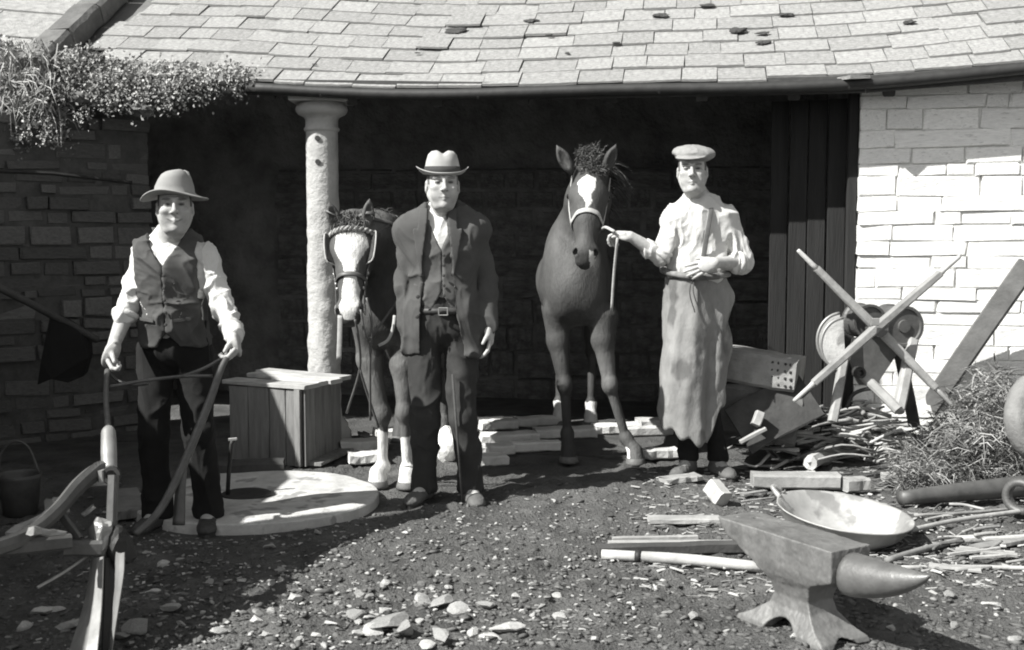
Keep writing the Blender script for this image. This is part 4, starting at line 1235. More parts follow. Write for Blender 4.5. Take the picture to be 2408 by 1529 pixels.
def build_horse(label, poll, muz, Lh, up, ears, neck, chest, barrel, rump, fl, hl, colfn, wscale=1.0, hw=1.0, tone=.06):
    gzz = min(p[4][2] for p in fl)
    e = empty("horse", A(chest[0], chest[1], gzz), label, "horse")
    v = Vol(.0065)
    f, u, s_ = frame(muz - poll, up)
    w = wscale
    # trunk
    v.u(ell(chest + A(0, .02, .02), A(.205 * w, .21, .27)), .08)
    v.u(ell(chest + A(0, -.10, -.03), A(.165 * w, .14, .19)), .07)
    for sx in (-1, 1):
        v.u(ell(chest + A(sx * .115 * w, .06, .06), A(.11 * w, .21, .30), rotx(-.25)), .06)
        v.u(ell(chest + A(sx * .085 * w, -.13, -.075), A(.085 * w, .085, .13)), .04)
    v.u(cone(chest + A(0, .15, -.02), barrel, .245 * w, .265 * w), .09); v.u(cone(barrel, rump, .265 * w, .24 * w), .09)
    v.u(ell(rump + A(0, .08, .03), A(.255 * w, .24, .25)), .09)
    v.u(ell(chest + A(0, .28, .22), A(.09, .2, .14)), .09)                      # withers
    v.u(cone(rump + A(0, .2, .12), rump + A(0, .37, -.25), .05, .06), .04)
    # neck
    neck = [np.asarray(p, float) for p in neck]
    rs = np.linspace(.18 * w, .105, len(neck))
    for i in range(len(neck) - 1): v.u(cone(neck[i], neck[i + 1], rs[i], rs[i + 1]), .07)
    horse_head(v, poll, f, u, s_, Lh, hw)
    for b, d, l, ww, fw in ears: horse_ear(v, b, d, fw, l, ww)
    for p in fl: leg(v, p, True)
    for p in hl: leg(v, p, False)
    v.cut(lambda X, Y, Z: gzz - .004 - Z)
    v.eval()
    def cf(V):
        q = V - poll; a = (q @ f) / Lh; b = (q @ u) / Lh; c = (q @ s_) / Lh
        hd = (a > -.25) & (a < 1.12) & (np.abs(c) < .32) & (b > -.45) & (b < .3)
        col = np.full(len(V), tone) * (1 + .25 * fbm(V * 7, 5, 3))
        mz = np.clip((a - .86) / .1, 0, 1) * hd; col = col * (1 - .35 * mz)
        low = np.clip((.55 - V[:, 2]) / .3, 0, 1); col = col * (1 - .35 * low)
        return np.clip(colfn(V, a, b, c, hd, col), .008, .9)
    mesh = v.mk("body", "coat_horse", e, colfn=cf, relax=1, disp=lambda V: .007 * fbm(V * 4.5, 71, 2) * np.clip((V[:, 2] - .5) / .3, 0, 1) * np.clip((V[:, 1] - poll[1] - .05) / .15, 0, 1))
    def P(a, b, c): return poll + f * a * Lh + u * b * Lh + s_ * c * Lh
    for c in (-1, 1):
        V, F = ico(2); pe = P(.29, -.082, c * .165 * hw); mk("eye", V * A(.019, .019, .017) * (Lh / .56) + pe, F, "eye", mesh, smooth=True)
    for p in list(fl) + list(hl):
        ho = np.asarray(p[4], float); z0 = gzz
        V, F = lathe([(.062, -.004), (.060, .008), (.054, .030), (.044, .040), (.0, .040)], 20, A(ho[0], ho[1] - .006, z0)); V[:, 1] = (V[:, 1] - ho[1]) * 1.08 + ho[1]
        mk("hoof", V, F, "hoof", mesh, smooth=True)
    return e, v, mesh, P, (f, u, s_)

def left_horse():
    poll = at(826, 512, 6.22); muz = at(816, 742, 5.93); Lh = np.linalg.norm(muz - poll)
    fl = []
    for top, el_, kn, fe, ho, y in (((868, 770), (868, 845), (900, 975), (900, 1098), (888, 1146), 6.42), ((962, 780), (948, 860), (951, 970), (958, 1104), (958, 1152), 6.40)):
        p = [at(*top, y + .05), at(*el_, y + .03), at(*kn, y), at(*fe, y + .02), at(*ho, y - .03)]; p[4][2] = .0; fl.append(p)
    cx = -.665
    hl = [[A(cx - .13 + .05, 7.75, .98), A(cx - .15 + .05, 7.55, .78), A(cx - .13 + .05, 7.9, .48), A(cx - .13 + .05, 7.86, .14), A(cx - .13 + .05, 7.8, 0)],
          [A(cx + .17 + .05, 7.72, .98), A(cx + .19 + .05, 7.5, .78), A(cx + .17 + .05, 7.8, .48), A(cx + .17 + .05, 7.74, .14), A(cx + .17 + .05, 7.68, 0)]]
    ears = [(at(792, 535, 6.19), at(771, 470, 6.14) - at(791, 535, 6.19), .145, .034, A(.15, -1, .1)), (at(862, 533, 6.19), at(868, 468, 6.16) - at(861, 532, 6.19), .15, .032, A(.35, -1, .1))]
    def cf(V, a, b, c, hd, col):
        wob = .02 * vnoise(V * 22, 3)
        wd = np.interp(a, [.10, .2, .32, .5, .62, .80, .93, 1.05], [.07, .12, .15, .066, .062, .08, .072, .02])
        bl = hd & (np.abs(c + .01 + wob) < wd) & (b > -.10 + .0 * a) & (a > .12) & (a < 1.0)
        col = np.where(bl, .62, col)
        # white stockings
        zz = V[:, 2] + .03 * vnoise(V * 25, 9)
        fr = (V[:, 1] < 6.75)
        sock = fr & (zz < .285); col = np.where(sock, .60, col)
        gm = fr & (zz >= .285) & (zz < .72); col = np.where(gm, col * 1.6, col)
        return col
    e, v, mesh, P, (f, u, s_) = build_horse("bridled dark horse with broad white blaze and white stockings beside the stone column", poll, muz, Lh, A(-.05, -.9, .45), ears,
        [A(cx, 6.62, 1.12), A(cx - .02, 6.45, 1.27), A(-.74, 6.34, 1.36), poll + A(.0, .06, -.06)], A(cx, 6.52, 1.0), A(cx + .03, 7.1, 1.0), A(cx + .05, 7.62, 1.04), fl, hl, cf, wscale=.98, hw=1.12, tone=.085)
    # forelock and mane
    rg = np.random.default_rng(3)
    ro = [P(rg.uniform(-.05, .12), .02 + .05 * rg.uniform(), rg.normal(0, .06)) for _ in range(420)]
    hair_strands("forelock", ro, [u * .6 + f * .8 + s_ * rg.normal(0, .5) for _ in ro], .08, .0025, mesh, 5, .10, .2)
    ro = []; dr = []
    for t in np.linspace(0, 1, 260):
        q = (poll + A(.02, .08, .02)) * (1 - t) + A(cx, 6.75, 1.36) * t + A(.04, 0, .035 * math.sin(t * 3.14)); ro.append(q + rg.normal(size=3) * .015); dr.append(A(.75, -.15, .3))
    hair_strands("mane", ro, dr, .17, .006, mesh, 6, .035, .8)
    # bridle
    c0 = P(.13, -.09, 0)
    bb = []
    for t in np.linspace(-1.25, 1.25, 40):
        d = u * math.cos(t) + s_ * math.sin(t); p = v.out(P(.165, -.10, 0), d, .012); bb.append(p)
    bb = np.array(bb)
    for ph in (0, math.pi):
        pp = np.array([q + u * .007 * math.cos(i * .9 + ph) + f * .009 * math.sin(i * .9 + ph) for i, q in enumerate(bb)])
        V, F = tube(pp, .0075, 7); mk("browband", V, F, "rope", e, smooth=True)
    for c in (-1, 1):
        # blinker: leather plate beside the eye
        cp = [P(.19, -.045, c * .175), P(.2, .0, c * .245), P(.42, .0, c * .225), P(.44, -.05, c * .165)]
        cp = [P(.17, -.06, c * .17), P(.17, .015, c * .235), P(.42, -.005, c * .215), P(.45, -.07, c * .145)]
        nn = nrm(np.cross(cp[1] - cp[0], cp[3] - cp[0])) * .006
        g = np.array(cp); Vb = np.vstack([g + nn, g - nn]); Fb = [(0, 1, 2, 3), (7, 6, 5, 4), (0, 4, 5, 1), (1, 5, 6, 2), (2, 6, 7, 3), (3, 7, 4, 0)]
        bk = mk("blinker", Vb, Fb, "leather", e)
        V, F = tube(cr([cp[0], cp[1], cp[2], cp[3]], 4), .0045, 6); mk("blinker_edge", V, F, "strap_pale", bk)
        st = [v.out(P(.05, -.08, 0), s_ * c, .008), P(.2, -.07, c * .19), P(.42, -.085, c * .17), v.out(P(.62, -.10, 0), s_ * c, .006), v.out(P(.86, -.15, 0), s_ * c, .008)]
        V, F = tube(cr(st, 5), .0105, 8, flat=.35, up=s_ * c); mk("cheek_strap", V, F, "strap", e, smooth=True)
        q = v.out(P(.87, -.155, 0), s_ * c, .012); V, F = tube(np.array([q + (f * math.cos(t) + u * math.sin(t)) * .027 for t in np.linspace(0, 2 * math.pi, 16, endpoint=False)]), .005, 6, closed=True)
        mk("bit_ring", V, F, "brass", e, smooth=True)
        for k in range(4):
            q2 = P(.53 + .05 * k, -.10, c * (.155 - .012 * k)); V, F = lathe([(.009, -.003), (.010, .003), (0, .006)], 8, q2, axisR(s_ * c)); mk("stud", V, F, "brass", e, smooth=True)
    strap_loop(v, P(.60, -.12, 0), u, s_, 0, 2 * math.pi, 34, .0125, e, "noseband", "strap", .006, .3, closed=True)
    strap_loop(v, P(.02, -.16, 0), u, s_, -1.6, 1.6, 16, .011, e, "headpiece", "strap", .006, .3)
    V, F = tube([v.out(P(.87, -.155, 0), -s_, .012), P(.93, -.26, 0), v.out(P(.87, -.155, 0), s_, .012)], .006, 6); mk("curb_chain", V, F, "brass", e)
    # lead straps and reins hanging from the bit
    for pts, r, m, fl_ in (([at(800, 742, 5.95), at(799, 790, 5.95), at(797, 846, 5.96)], .013, "strap_pale", .3), ([at(862, 700, 6.02), at(874, 760, 6.02), at(870, 850, 6.05), at(871, 988, 6.15)], .0065, "strap", 1.0),
                           ([at(848, 728, 5.98), at(862, 795, 6.0), at(890, 770, 6.1), at(940, 700, 6.25)], .0065, "strap", 1.0), ([at(835, 752, 5.96), at(842, 790, 6.0), at(846, 868, 6.1), at(815, 972, 6.2)], .0065, "strap", 1.0),
                           ([at(846, 868, 6.1), at(865, 930, 6.15), at(890, 1005, 6.2)], .0065, "strap", 1.0), ([at(928, 742, 6.12), at(924, 772, 6.1), at(912, 800, 6.1), at(890, 813, 6.1)], .0085, "strap_pale", .5)):
        V, F = tube(cr(pts, 6), r, 8, flat=fl_, up=(0, -1, 0)); mk("rein", V, F, m, e, smooth=True)
    # driving pad with terret ring
    V, F = tube(cr([A(cx - .2, 6.98, 1.22), A(cx - .1, 6.96, 1.335), A(cx + .03, 6.96, 1.36), A(cx + .15, 6.96, 1.3), A(cx + .26, 6.98, 1.15)], 5), .055, 10, flat=.45, up=(0, 0, 1)); pad = mk("harness_pad", V, F, "leather", e, smooth=True)
    q = at(929, 521, 6.7); V, F = tube(np.array([q + A(.020 * math.cos(t), .004 * math.sin(t), .030 * math.sin(t)) for t in np.linspace(0, 2 * math.pi, 18, endpoint=False)]), .0055, 6, closed=True); mk("terret_ring", V, F, "brass", pad, smooth=True)
    V, F = tube(cr([at(895, 545, 6.6), at(912, 538, 6.66), at(930, 540, 6.7)], 4), .018, 8); mk("collar_hames", V, F, "strap", pad, smooth=True)
    V, F = tube(cr([at(893, 533, 6.6), at(908, 530, 6.64), at(926, 533, 6.7)], 4), .008, 8); mk("hames_chain", V, F, "brass", pad, smooth=True)
left_horse()

def right_horse():
    poll = at(1388, 395, 6.98); muz = at(1377, 600, 6.62); Lh = np.linalg.norm(muz - poll) * 1.0
    fl = []
    for pts, y in ((((1310, 740), (1312, 800), (1328, 905), (1334, 1020), (1337, 1068)), 7.12), (((1418, 745), (1418, 800), (1434, 905), (1472, 1030), (1494, 1082)), 7.06)):
        p = [at(*pts[0], y + .05), at(*pts[1], y + .03), at(*pts[2], y), at(*pts[3], y + .02), at(*pts[4], y - .03)]; p[4][2] = 0; fl.append(p)
    cx = .385
    hl = [[A(.34, 8.42, 1.05), A(.335, 8.2, .85), A(.345, 8.55, .52), A(.34, 8.5, .15), A(.34, 8.44, 0)], [A(.58, 8.4, 1.05), A(.6, 8.18, .85), A(.575, 8.5, .52), A(.565, 8.44, .15), A(.56, 8.38, 0)]]
    ears = [(at(1342, 402, 6.96), at(1308, 344, 6.94) - at(1340, 402, 6.96), .17, .038, A(-.2, -1, .1)), (at(1424, 402, 6.96), at(1445, 346, 6.93) - at(1423, 402, 6.96), .165, .038, A(.4, -1, 0))]
    def cf(V, a, b, c, hd, col):
        wob = .025 * vnoise(V * 20, 4)
        wd = np.interp(a, [.12, .16, .24, .33, .43, .52], [.0, .07, .085, .07, .035, .0])
        st = hd & (np.abs(c - .02 + wob) < wd) & (b > -.1)
        col = np.where(st, .68, col)
        sn = hd & (np.abs(c + .055 + wob) < .022) & (a > .93) & (b > -.35); col = np.where(sn, .5, col)
        zz = V[:, 2] + .02 * vnoise(V * 25, 9)
        col = np.where((V[:, 1] > 7.8) & (zz < .17), .55, col)
        col = np.where((V[:, 1] < 7.5) & (V[:, 0] > .6) & (zz < .09) & (V[:, 0] < .70), .55, col)
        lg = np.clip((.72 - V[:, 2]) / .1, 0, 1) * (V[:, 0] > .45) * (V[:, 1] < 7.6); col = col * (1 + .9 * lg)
        return col
    e, v, mesh, P, (f, u, s_) = build_horse("dark bay horse with white star and rope halter facing forward under the eave", poll, muz, Lh, A(0, -.85, .5), ears,
        [A(cx + .02, 7.42, 1.22), A(.43, 7.27, 1.40), A(.455, 7.13, 1.57), poll + A(.01, .07, -.06)], A(cx, 7.2, 1.06), A(cx + .03, 7.8, 1.06), A(cx + .05, 8.3, 1.12), fl, hl, cf, wscale=.88, hw=1.05, tone=.066)
    rg = np.random.default_rng(9)
    ro = [P(rg.uniform(-.2, .10), .03 + .03 * rg.uniform(), rg.normal(0, .06)) for _ in range(620)]
    hair_strands("forelock", ro, [u * .45 + f * rg.uniform(-.7, .7) + s_ * rg.normal(0, .45) for _ in ro], .055, .003, mesh, 15, .08, .15)
    ro = []; dr = []
    for t in np.linspace(0, 1, 220):
        q = (poll + A(.04, .08, .03)) * (1 - t) + A(cx + .04, 7.5, 1.42) * t + A(.05, 0, .03 * math.sin(t * 3.14)); ro.append(q + rg.normal(size=3) * .015); dr.append(A(.8, -.15, .25))
    hair_strands("mane", ro, dr, .17, .006, mesh, 16, .05, .8)
    # halter
    strap_loop(v, P(.56, -.12, 0), u, s_, 0, 2 * math.pi, 34, .017, e, "noseband", "strap_pale", .006, .25, tilt=-f * .02, closed=True)
    for c in (-1, 1):
        st = [v.out(P(.03, -.1, 0), s_ * c, .008), v.out(P(.3, -.16, 0), s_ * c, .008), v.out(P(.57, -.12, 0), s_ * c, .008)]
        V, F = tube(cr(st, 5), .0115, 8, flat=.35, up=s_ * c); mk("cheek_strap", V, F, "strap_pale", e, smooth=True)
    V, F = tube(cr([v.out(P(.6, -.14, 0), s_ if s_[0] > 0 else -s_, .01), at(1425, 535, 6.66), at(1445, 545, 6.56)], 5), .009, 7); mk("halter_rope", V, F, "rope", e, smooth=True)
    V, F = tube(cr([at(1452, 560, 6.56), at(1444, 640, 6.62), at(1438, 730, 6.66)], 5), .008, 7); mk("halter_rope", V, F, "rope", e, smooth=True)
right_horse()

# ------------------------------------------------------------------ tyring platform in front of the column
plat = empty("tyring_platform", A(-1.3, 6.0, 0), "pale round flat wheelwright's platform on the ground with a centre hole", "platform")
V, F = lathe([(.10, .0), (.102, .043), (.105, .045), (.25, .045), (.4, .045), (.5, .044), (.57, .044), (.612, .042), (.618, .036), (.62, -.03), (.10, -.03)], 72, (-1.3, 6.0, 0), closed=True)
nz = .004 * fbm(V * 6, 2, 3); V[:, 2] += nz * (V[:, 2] > .03); V[:, :2] += (.008 * fbm(V * 5, 7, 2))[:, None] * (np.hypot(V[:, 0] + 1.3, V[:, 1] - 6) > .5)[:, None]
mk("disc", V, F, "plate_iron", plat)
V, F = lathe([(.13, .046), (.12, .053), (.09, .051), (.0, .049)], 40, (-1.3, 6.0, 0)); 
V[:, 0] = (V[:, 0] + 1.3) * 1.0 - 1.36; mk("centre_hole", V, F, "iron_dark", plat, smooth=True)
V, F = tube([at(535, 1165, 5.97), at(538, 1110, 5.97), at(544, 1045, 5.97), at(548, 1036, 5.97)], [.011, .011, .010, .013], 8)
sc_ = empty("screw_rod", A(V[:, 0].mean(), 5.97, .05), "dark upright screw rod with a worn bright top rising from the round platform", "rod")
mk("shank", V, F, "iron_dark", sc_, smooth=True)
q = at(548, 1034, 5.97); V, F = bar(q - A(.022, 0, 0), q + A(.02, 0, .004), .014, .014); mk("handle", V, F, "iron_bright", sc_)

# ------------------------------------------------------------------ wooden box
def build_box():
    Ac, Bc, Cc = A(-1.235, 6.93, 0), A(-1.71, 7.17, 0), A(-1.085, 7.47, 0)
    H = .455
    e = empty("wooden_box", (Bc + Cc) / 2, "old wooden box with upright weathered planks and split lid beside the column", "box")
    fx = nrm(Bc - Ac); fy = nrm(Cc - Ac); Lx = np.linalg.norm(Bc - Ac); Ly = np.linalg.norm(Cc - Ac)
    def wall_(p, d, L, nrm_, n, seed):
        ws = np.diff(np.concatenate([[0], np.cumsum(np.random.default_rng(seed).uniform(.8, 1.3, n))])); ws = ws / ws.sum() * L; s = 0
        for k, w in enumerate(ws):
            c = p + d * (s + w / 2); V, F = bar(c + A(0, 0, .0), c + A(0, 0, H - .004 * (k % 2)), .022, w - .006, up=d, jit=.025, seed=seed + k, ch=.12)
            mk("plank", V, F, "box_wood", e); s += w
    wall_(Ac, fx, Lx, -fy, 4, 3); wall_(Ac + fy * .024, fy, Ly - .05, -fx, 4, 13); wall_(Bc + fy * .024, fy, Ly - .05, fx, 4, 23); wall_(Ac + fy * Ly, fx, Lx, fy, 4, 33)
    V, F = bar(Ac - fy * .018 + fx * .022 + A(0, 0, -.0), Ac - fy * .018 + fx * .022 + A(0, 0, H + .004), .012, .04, up=fx); mk("batten", V, F, "box_wood", e)
    V, F = bar(Ac - fx * .018 + fy * .022, Ac - fx * .018 + fy * .022 + A(0, 0, H + .004), .012, .04, up=fy); mk("batten", V, F, "box_wood", e)
    V, F = bar(Ac + fy * .03 + fx * .03 + A(0, 0, .01), Ac + fy * (Ly - .03) + fx * .03 + A(0, 0, .01), Lx * .5, .02); mk("bottom_board", V, F, "box_wood", e)
    z = H + .016
    for s0, s1, w, k in ((-.05, Lx + .04, .15, 0), (-.06, Lx * .55, .10, 1), (-.09, Lx + .02, .12, 2), (-.08, Lx + .03, .14, 3)):
        yy = [.055, .19, .32, .465][k]
        V, F = bar(Ac + fx * s0 + fy * yy + A(0, 0, z), Ac + fx * s1 + fy * yy + A(0, 0, z + .004 * k), w, .026, jit=.035, seg=6, seed=90 + k, ch=.15); mk("lid_board", V, F, "wood_pale", e)
build_box()

# ------------------------------------------------------------------ plough
def build_plough():
    e = empty("plough", A(-1.38, 4.2, 0), "iron horse plough with two long curved handles held by the smiling man", "plough")
    def T(name, pts, r, mat="iron", n=8, flat=1.0, up=None, sub=7, par=None):
        V, F = tube(cr([at(*p) for p in pts], sub), r, n, flat=flat, up=up); return mk(name, V, F, mat, par or e, smooth=True)
    h1 = T("handle", [(556, 832, 5.22), (538, 836, 5.16), (518, 872, 5.1), (496, 935, 5.02), (462, 1020, 4.92), (418, 1122, 4.8), (372, 1205, 4.68), (318, 1257, 4.58)], [.011, .012, .015, .017, .018, .018, .016, .013], "iron")
    T("brace", [(432, 1090, 4.84), (424, 1160, 4.8), (420, 1235, 4.76)], [.016, .022, .026], "iron", par=h1)
    h2 = T("handle", [(252, 872, 5.16), (249, 930, 4.85), (252, 985, 4.5), (254, 1018, 4.3)], [.012, .011, .011, .012])
    T("socket", [(254, 1014, 4.30), (255, 1018, 4.29), (256, 1060, 4.22), (257, 1108, 4.15)], [.018, .026, .028, .027], "iron_bright", 14, par=h2)
    T("cross_stay", [(249, 912, 5.0), (330, 897, 5.04), (420, 886, 5.08), (500, 884, 5.1)], .0075)
    T("cross_stay", [(256, 878, 5.16), (280, 897, 5.14), (318, 905, 5.1), (350, 902, 5.08)], .007)
    T("cross_stay", [(428, 886, 5.08), (480, 866, 5.12), (518, 845, 5.14)], .007)
    def Bx(name, p0, p1, w, h, mat="iron", up=(0, 0, 1), jit=0.02, par=None, seed=1, taper=1.0):
        V, F = bar(at(*p0), at(*p1), w, h, up=up, jit=jit, seed=seed, ch=.2, taper=taper); return mk(name, V, F, mat, par or e)
    c = Bx("clamp", (204, 1135, 4.14), (268, 1132, 4.14), .06, .022, "iron_bright")
    Bx("clamp_plate", (212, 1118, 4.13), (216, 1135, 4.13), .05, .014, "iron_bright", up=(1, 0, 0), par=c); Bx("clamp_plate", (240, 1104, 4.12), (243, 1132, 4.12), .045, .02, "iron_bright", up=(1, 0, 0), par=c)
    Bx("nut", (218, 1104, 4.12), (234, 1102, 4.12), .028, .018, "iron_bright", par=c); T("bolt", [(180, 1129, 4.14), (196, 1128, 4.14), (210, 1127, 4.14)], [.006, .009, .012], "iron_bright", par=c)
    V, F = lathe([(.03, -.012), (.034, 0), (.03, .012), (.018, .012), (.018, -.012)], 14, at(262, 1118, 4.12), axisR(A(.2, -1, .2)), closed=True); mk("collar", V, F, "iron_dark", c)
    Bx("coulter", (267, 1118, 4.1), (262, 1262, 4.04), .042, .03, "iron", up=(1, 0, 0))
    # beam
    pts = cr([at(262, 1108, 4.16), at(225, 1112, 4.12), at(182, 1146, 4.05), at(128, 1208, 3.94), at(60, 1262, 3.82), at(-40, 1300, 3.66)], 6)
    V, F = tube(pts, [.036, .037, .036, .032, .03, .028], 8, flat=.6, up=(1, .2, .1)); mk("beam", V, F, "iron", e, smooth=False)
    k1 = Bx("wheel_clamp", (118, 1196, 4.0), (150, 1188, 4.05), .055, .06, "iron_bright", jit=.1); Bx("strap_plate", (140, 1205, 4.0), (186, 1268, 3.98), .016, .03, "iron", par=k1)
    Bx("draught_plate", (22, 1262, 3.8), (130, 1205, 4.0), .05, .03, "iron_bright", jit=.16, seed=4); Bx("draught_plate", (70, 1250, 3.78), (150, 1256, 3.88), .04, .03, "iron_bright", jit=.14, seed=5, taper=.5)
    Bx("cross_bar", (-20, 1292, 3.76), (165, 1272, 3.92), .045, .05, "iron"); Bx("cross_bar", (150, 1288, 3.96), (240, 1288, 4.0), .05, .055, "iron", seed=6)
    Bx("stay_plate", (195, 1212, 4.1), (222, 1190, 4.12), .03, .012, "iron_bright", jit=.1)
    # frog: the rough casting in the middle
    V, F = rock(77, 3, .5, 1.0); fr = mk("frog", V * A(.05, .06, .085) + at(240, 1262, 4.02), F, "iron_bright", e); V, F = rock(78, 3, .4, 1.0); mk("frog_casting", V * A(.05, .09, .07) + at(282, 1282, 4.06), F, "iron_dark", fr)
    # share, landside and mouldboard: curved plates coming to the point below the frame
    def plate(name, L, Rr, mat, th=.006, n=10):
        a = cr([at(*p) for p in L], n); b = cr([at(*p) for p in Rr], n); V = []
        for p, q in zip(a, b):
            for t in (0, .33, .66, 1): V.append(p + (q - p) * t + A(0, -.02, 0) * math.sin(t * math.pi))
        V = np.array(V); nn = A(.2, .97, .1); m = len(V); W = np.vstack([V, V + nn * th]); F = []
        k = len(a)
        for i in range(k - 1):
            for j in range(3):
                s0 = i * 4 + j; F += [(s0, s0 + 4, s0 + 5, s0 + 1), (m + s0, m + s0 + 1, m + s0 + 5, m + s0 + 4)]
            F += [(i * 4 + 4, i * 4, m + i * 4, m + i * 4 + 4), (i * 4 + 3, i * 4 + 7, m + i * 4 + 7, m + i * 4 + 3)]
        F += [(0, 1, 2, 3, m + 3, m + 2, m + 1, m), tuple(range((k - 1) * 4 + 3, (k - 1) * 4 - 1, -1)) + tuple(range(m + (k - 1) * 4, m + k * 4))]
        return mk(name, W, F, mat, e, smooth=False)
    plate("mouldboard", [(214, 1308, 4.04), (205, 1380, 3.98), (188, 1450, 3.9), (160, 1535, 3.8), (130, 1610, 3.74)], [(242, 1310, 3.94), (240, 1380, 3.88), (236, 1450, 3.8), (228, 1535, 3.7), (222, 1610, 3.64)], "iron_bright")
    plate("landside", [(243, 1310, 3.99), (242, 1400, 3.95), (240, 1480, 3.9), (236, 1600, 3.84)], [(272, 1310, 4.04), (268, 1400, 4.0), (262, 1480, 3.95), (256, 1600, 3.88)], "iron_dark")
    plate("share", [(272, 1298, 4.0), (268, 1370, 3.95), (262, 1450, 3.9), (257, 1530, 3.84)], [(292, 1300, 3.9), (290, 1350, 3.87), (278, 1430, 3.82), (262, 1535, 3.77)], "iron_bright")
    T("draught_rod", [(214, 1302, 4.0), (150, 1346, 3.9), (88, 1382, 3.82)], .0055, "iron_bright")
build_plough()

# ------------------------------------------------------------------ anvil
def build_anvil():
    C = A(1.02, 4.10, -.012); h = nrm(A(.515, -.857, 0)); w = nrm(A(.857, .515, 0))
    zs = [0, .02, .05, .09, .13, .17, .20, .235, .29, .345]
    lL = [-.215, -.205, -.15, -.095, -.075, -.085, -.12, -.18, -.30, -.345]
    lR = [.215, .205, .15, .105, .09, .10, .125, .222, .222, .222]
    hm = [.115, .11, .09, .066, .06, .07, .085, .092, .092, .092]
    def fn(X, Y, Z):
        x, y = X - C[0], Y - C[1]; z = Z - C[2]; l = x * h[0] + y * h[1]; m = x * w[0] + y * w[1]
        zc = np.clip(z, 0, .345)
        d = np.maximum(np.maximum(np.interp(zc, zs, lL) - l, l - np.interp(zc, zs, lR)), np.abs(m) - np.interp(zc, zs, hm))
        return np.maximum(np.maximum(d * .75, z - .345), -z).astype(np.float32)
    v = Vol(.004)
    v.u((fn, C + A(-.45, -.45, 0), C + A(.45, .45, .345)), .004)
    v.sub(cone(C - w * .2 + A(0, 0, -.02), C + w * .2 + A(0, 0, -.02), .075), .01)
    v.sub(cone(C - h * .3 + A(0, 0, -.05), C + h * .3 + A(0, 0, -.05), .075), .01)
    q = C - h * .26 + w * .02 + A(0, 0, .345); v.sub(cone(q - A(0, 0, .03), q + A(0, 0, .02), .011), .002)
    q = C - h * .31 - w * .03 + A(0, 0, .345); v.sub(cone(q - A(0, 0, .03), q + A(0, 0, .02), .007), .002)
    bd = v.mk("body", "anvil_iron", anv := empty("anvil", C, "heavy iron anvil with a pointed horn standing in the right foreground", "anvil"), relax=1, disp=lambda V: .0022 * fbm(V * 22, 5, 2) + .0012 * fbm(V * 70, 6, 2))
    # horn
    n = 26; V = []; pts = []
    for i in range(n):
        f = i / (n - 1); l = .224 + .325 * f; r = .072 * (1 - f ** 1.6) ** .75 + .002; zc = .338 - .076 * (1 - f ** 1.6) ** .75 - .004 + .0 * f
        for k in range(20):
            a = 2 * math.pi * k / 20; V.append(C + h * l + w * r * math.cos(a) * .95 + A(0, 0, zc + r * math.sin(a) * (1.0 if math.sin(a) > 0 else 1.0)))
    F = [(i * 20 + k, i * 20 + (k + 1) % 20, (i + 1) * 20 + (k + 1) % 20, (i + 1) * 20 + k) for i in range(n - 1) for k in range(20)] + [tuple(range(19, -1, -1)), tuple((n - 1) * 20 + k for k in range(20))]
    mk("horn", V, F, "anvil_horn", bd, smooth=True)
M("anvil_horn", .17, .42, .3, 10, .4, 50, .005, metal=.45, spec=.55)
build_anvil()

# ------------------------------------------------------------------ basin
c = at(1987, 1203, 5.28); R = roty(math.radians(6)) @ rotx(math.radians(4.5))
ba = empty("metal_basin", A(c[0], c[1], 0), "large shallow metal basin gleaming inside, behind the anvil", "basin")
V, F = lathe([(.0, -.148), (.10, -.146), (.19, -.115), (.25, -.06), (.285, -.005), (.298, .0), (.303, .003), (.303, -.004), (.292, -.010), (.262, -.065), (.2, -.122), (.10, -.155), (.0, -.157)], 56, c, R)
V[:, :] += .003 * np.stack([fbm(V * 6, 1), fbm(V * 6, 2), fbm(V * 6, 3)], 1); V[:, 2] = np.maximum(V[:, 2], -.012); mk("bowl", V, F, "tin", ba, smooth=True)
V, F = tube(cr([c + R @ A(-.27, .12, 0), c + R @ A(-.30, .16, .035), c + R @ A(-.255, .18, .02)], 5), .012, 8); mk("lug", V, F, "tin", ba, smooth=True)

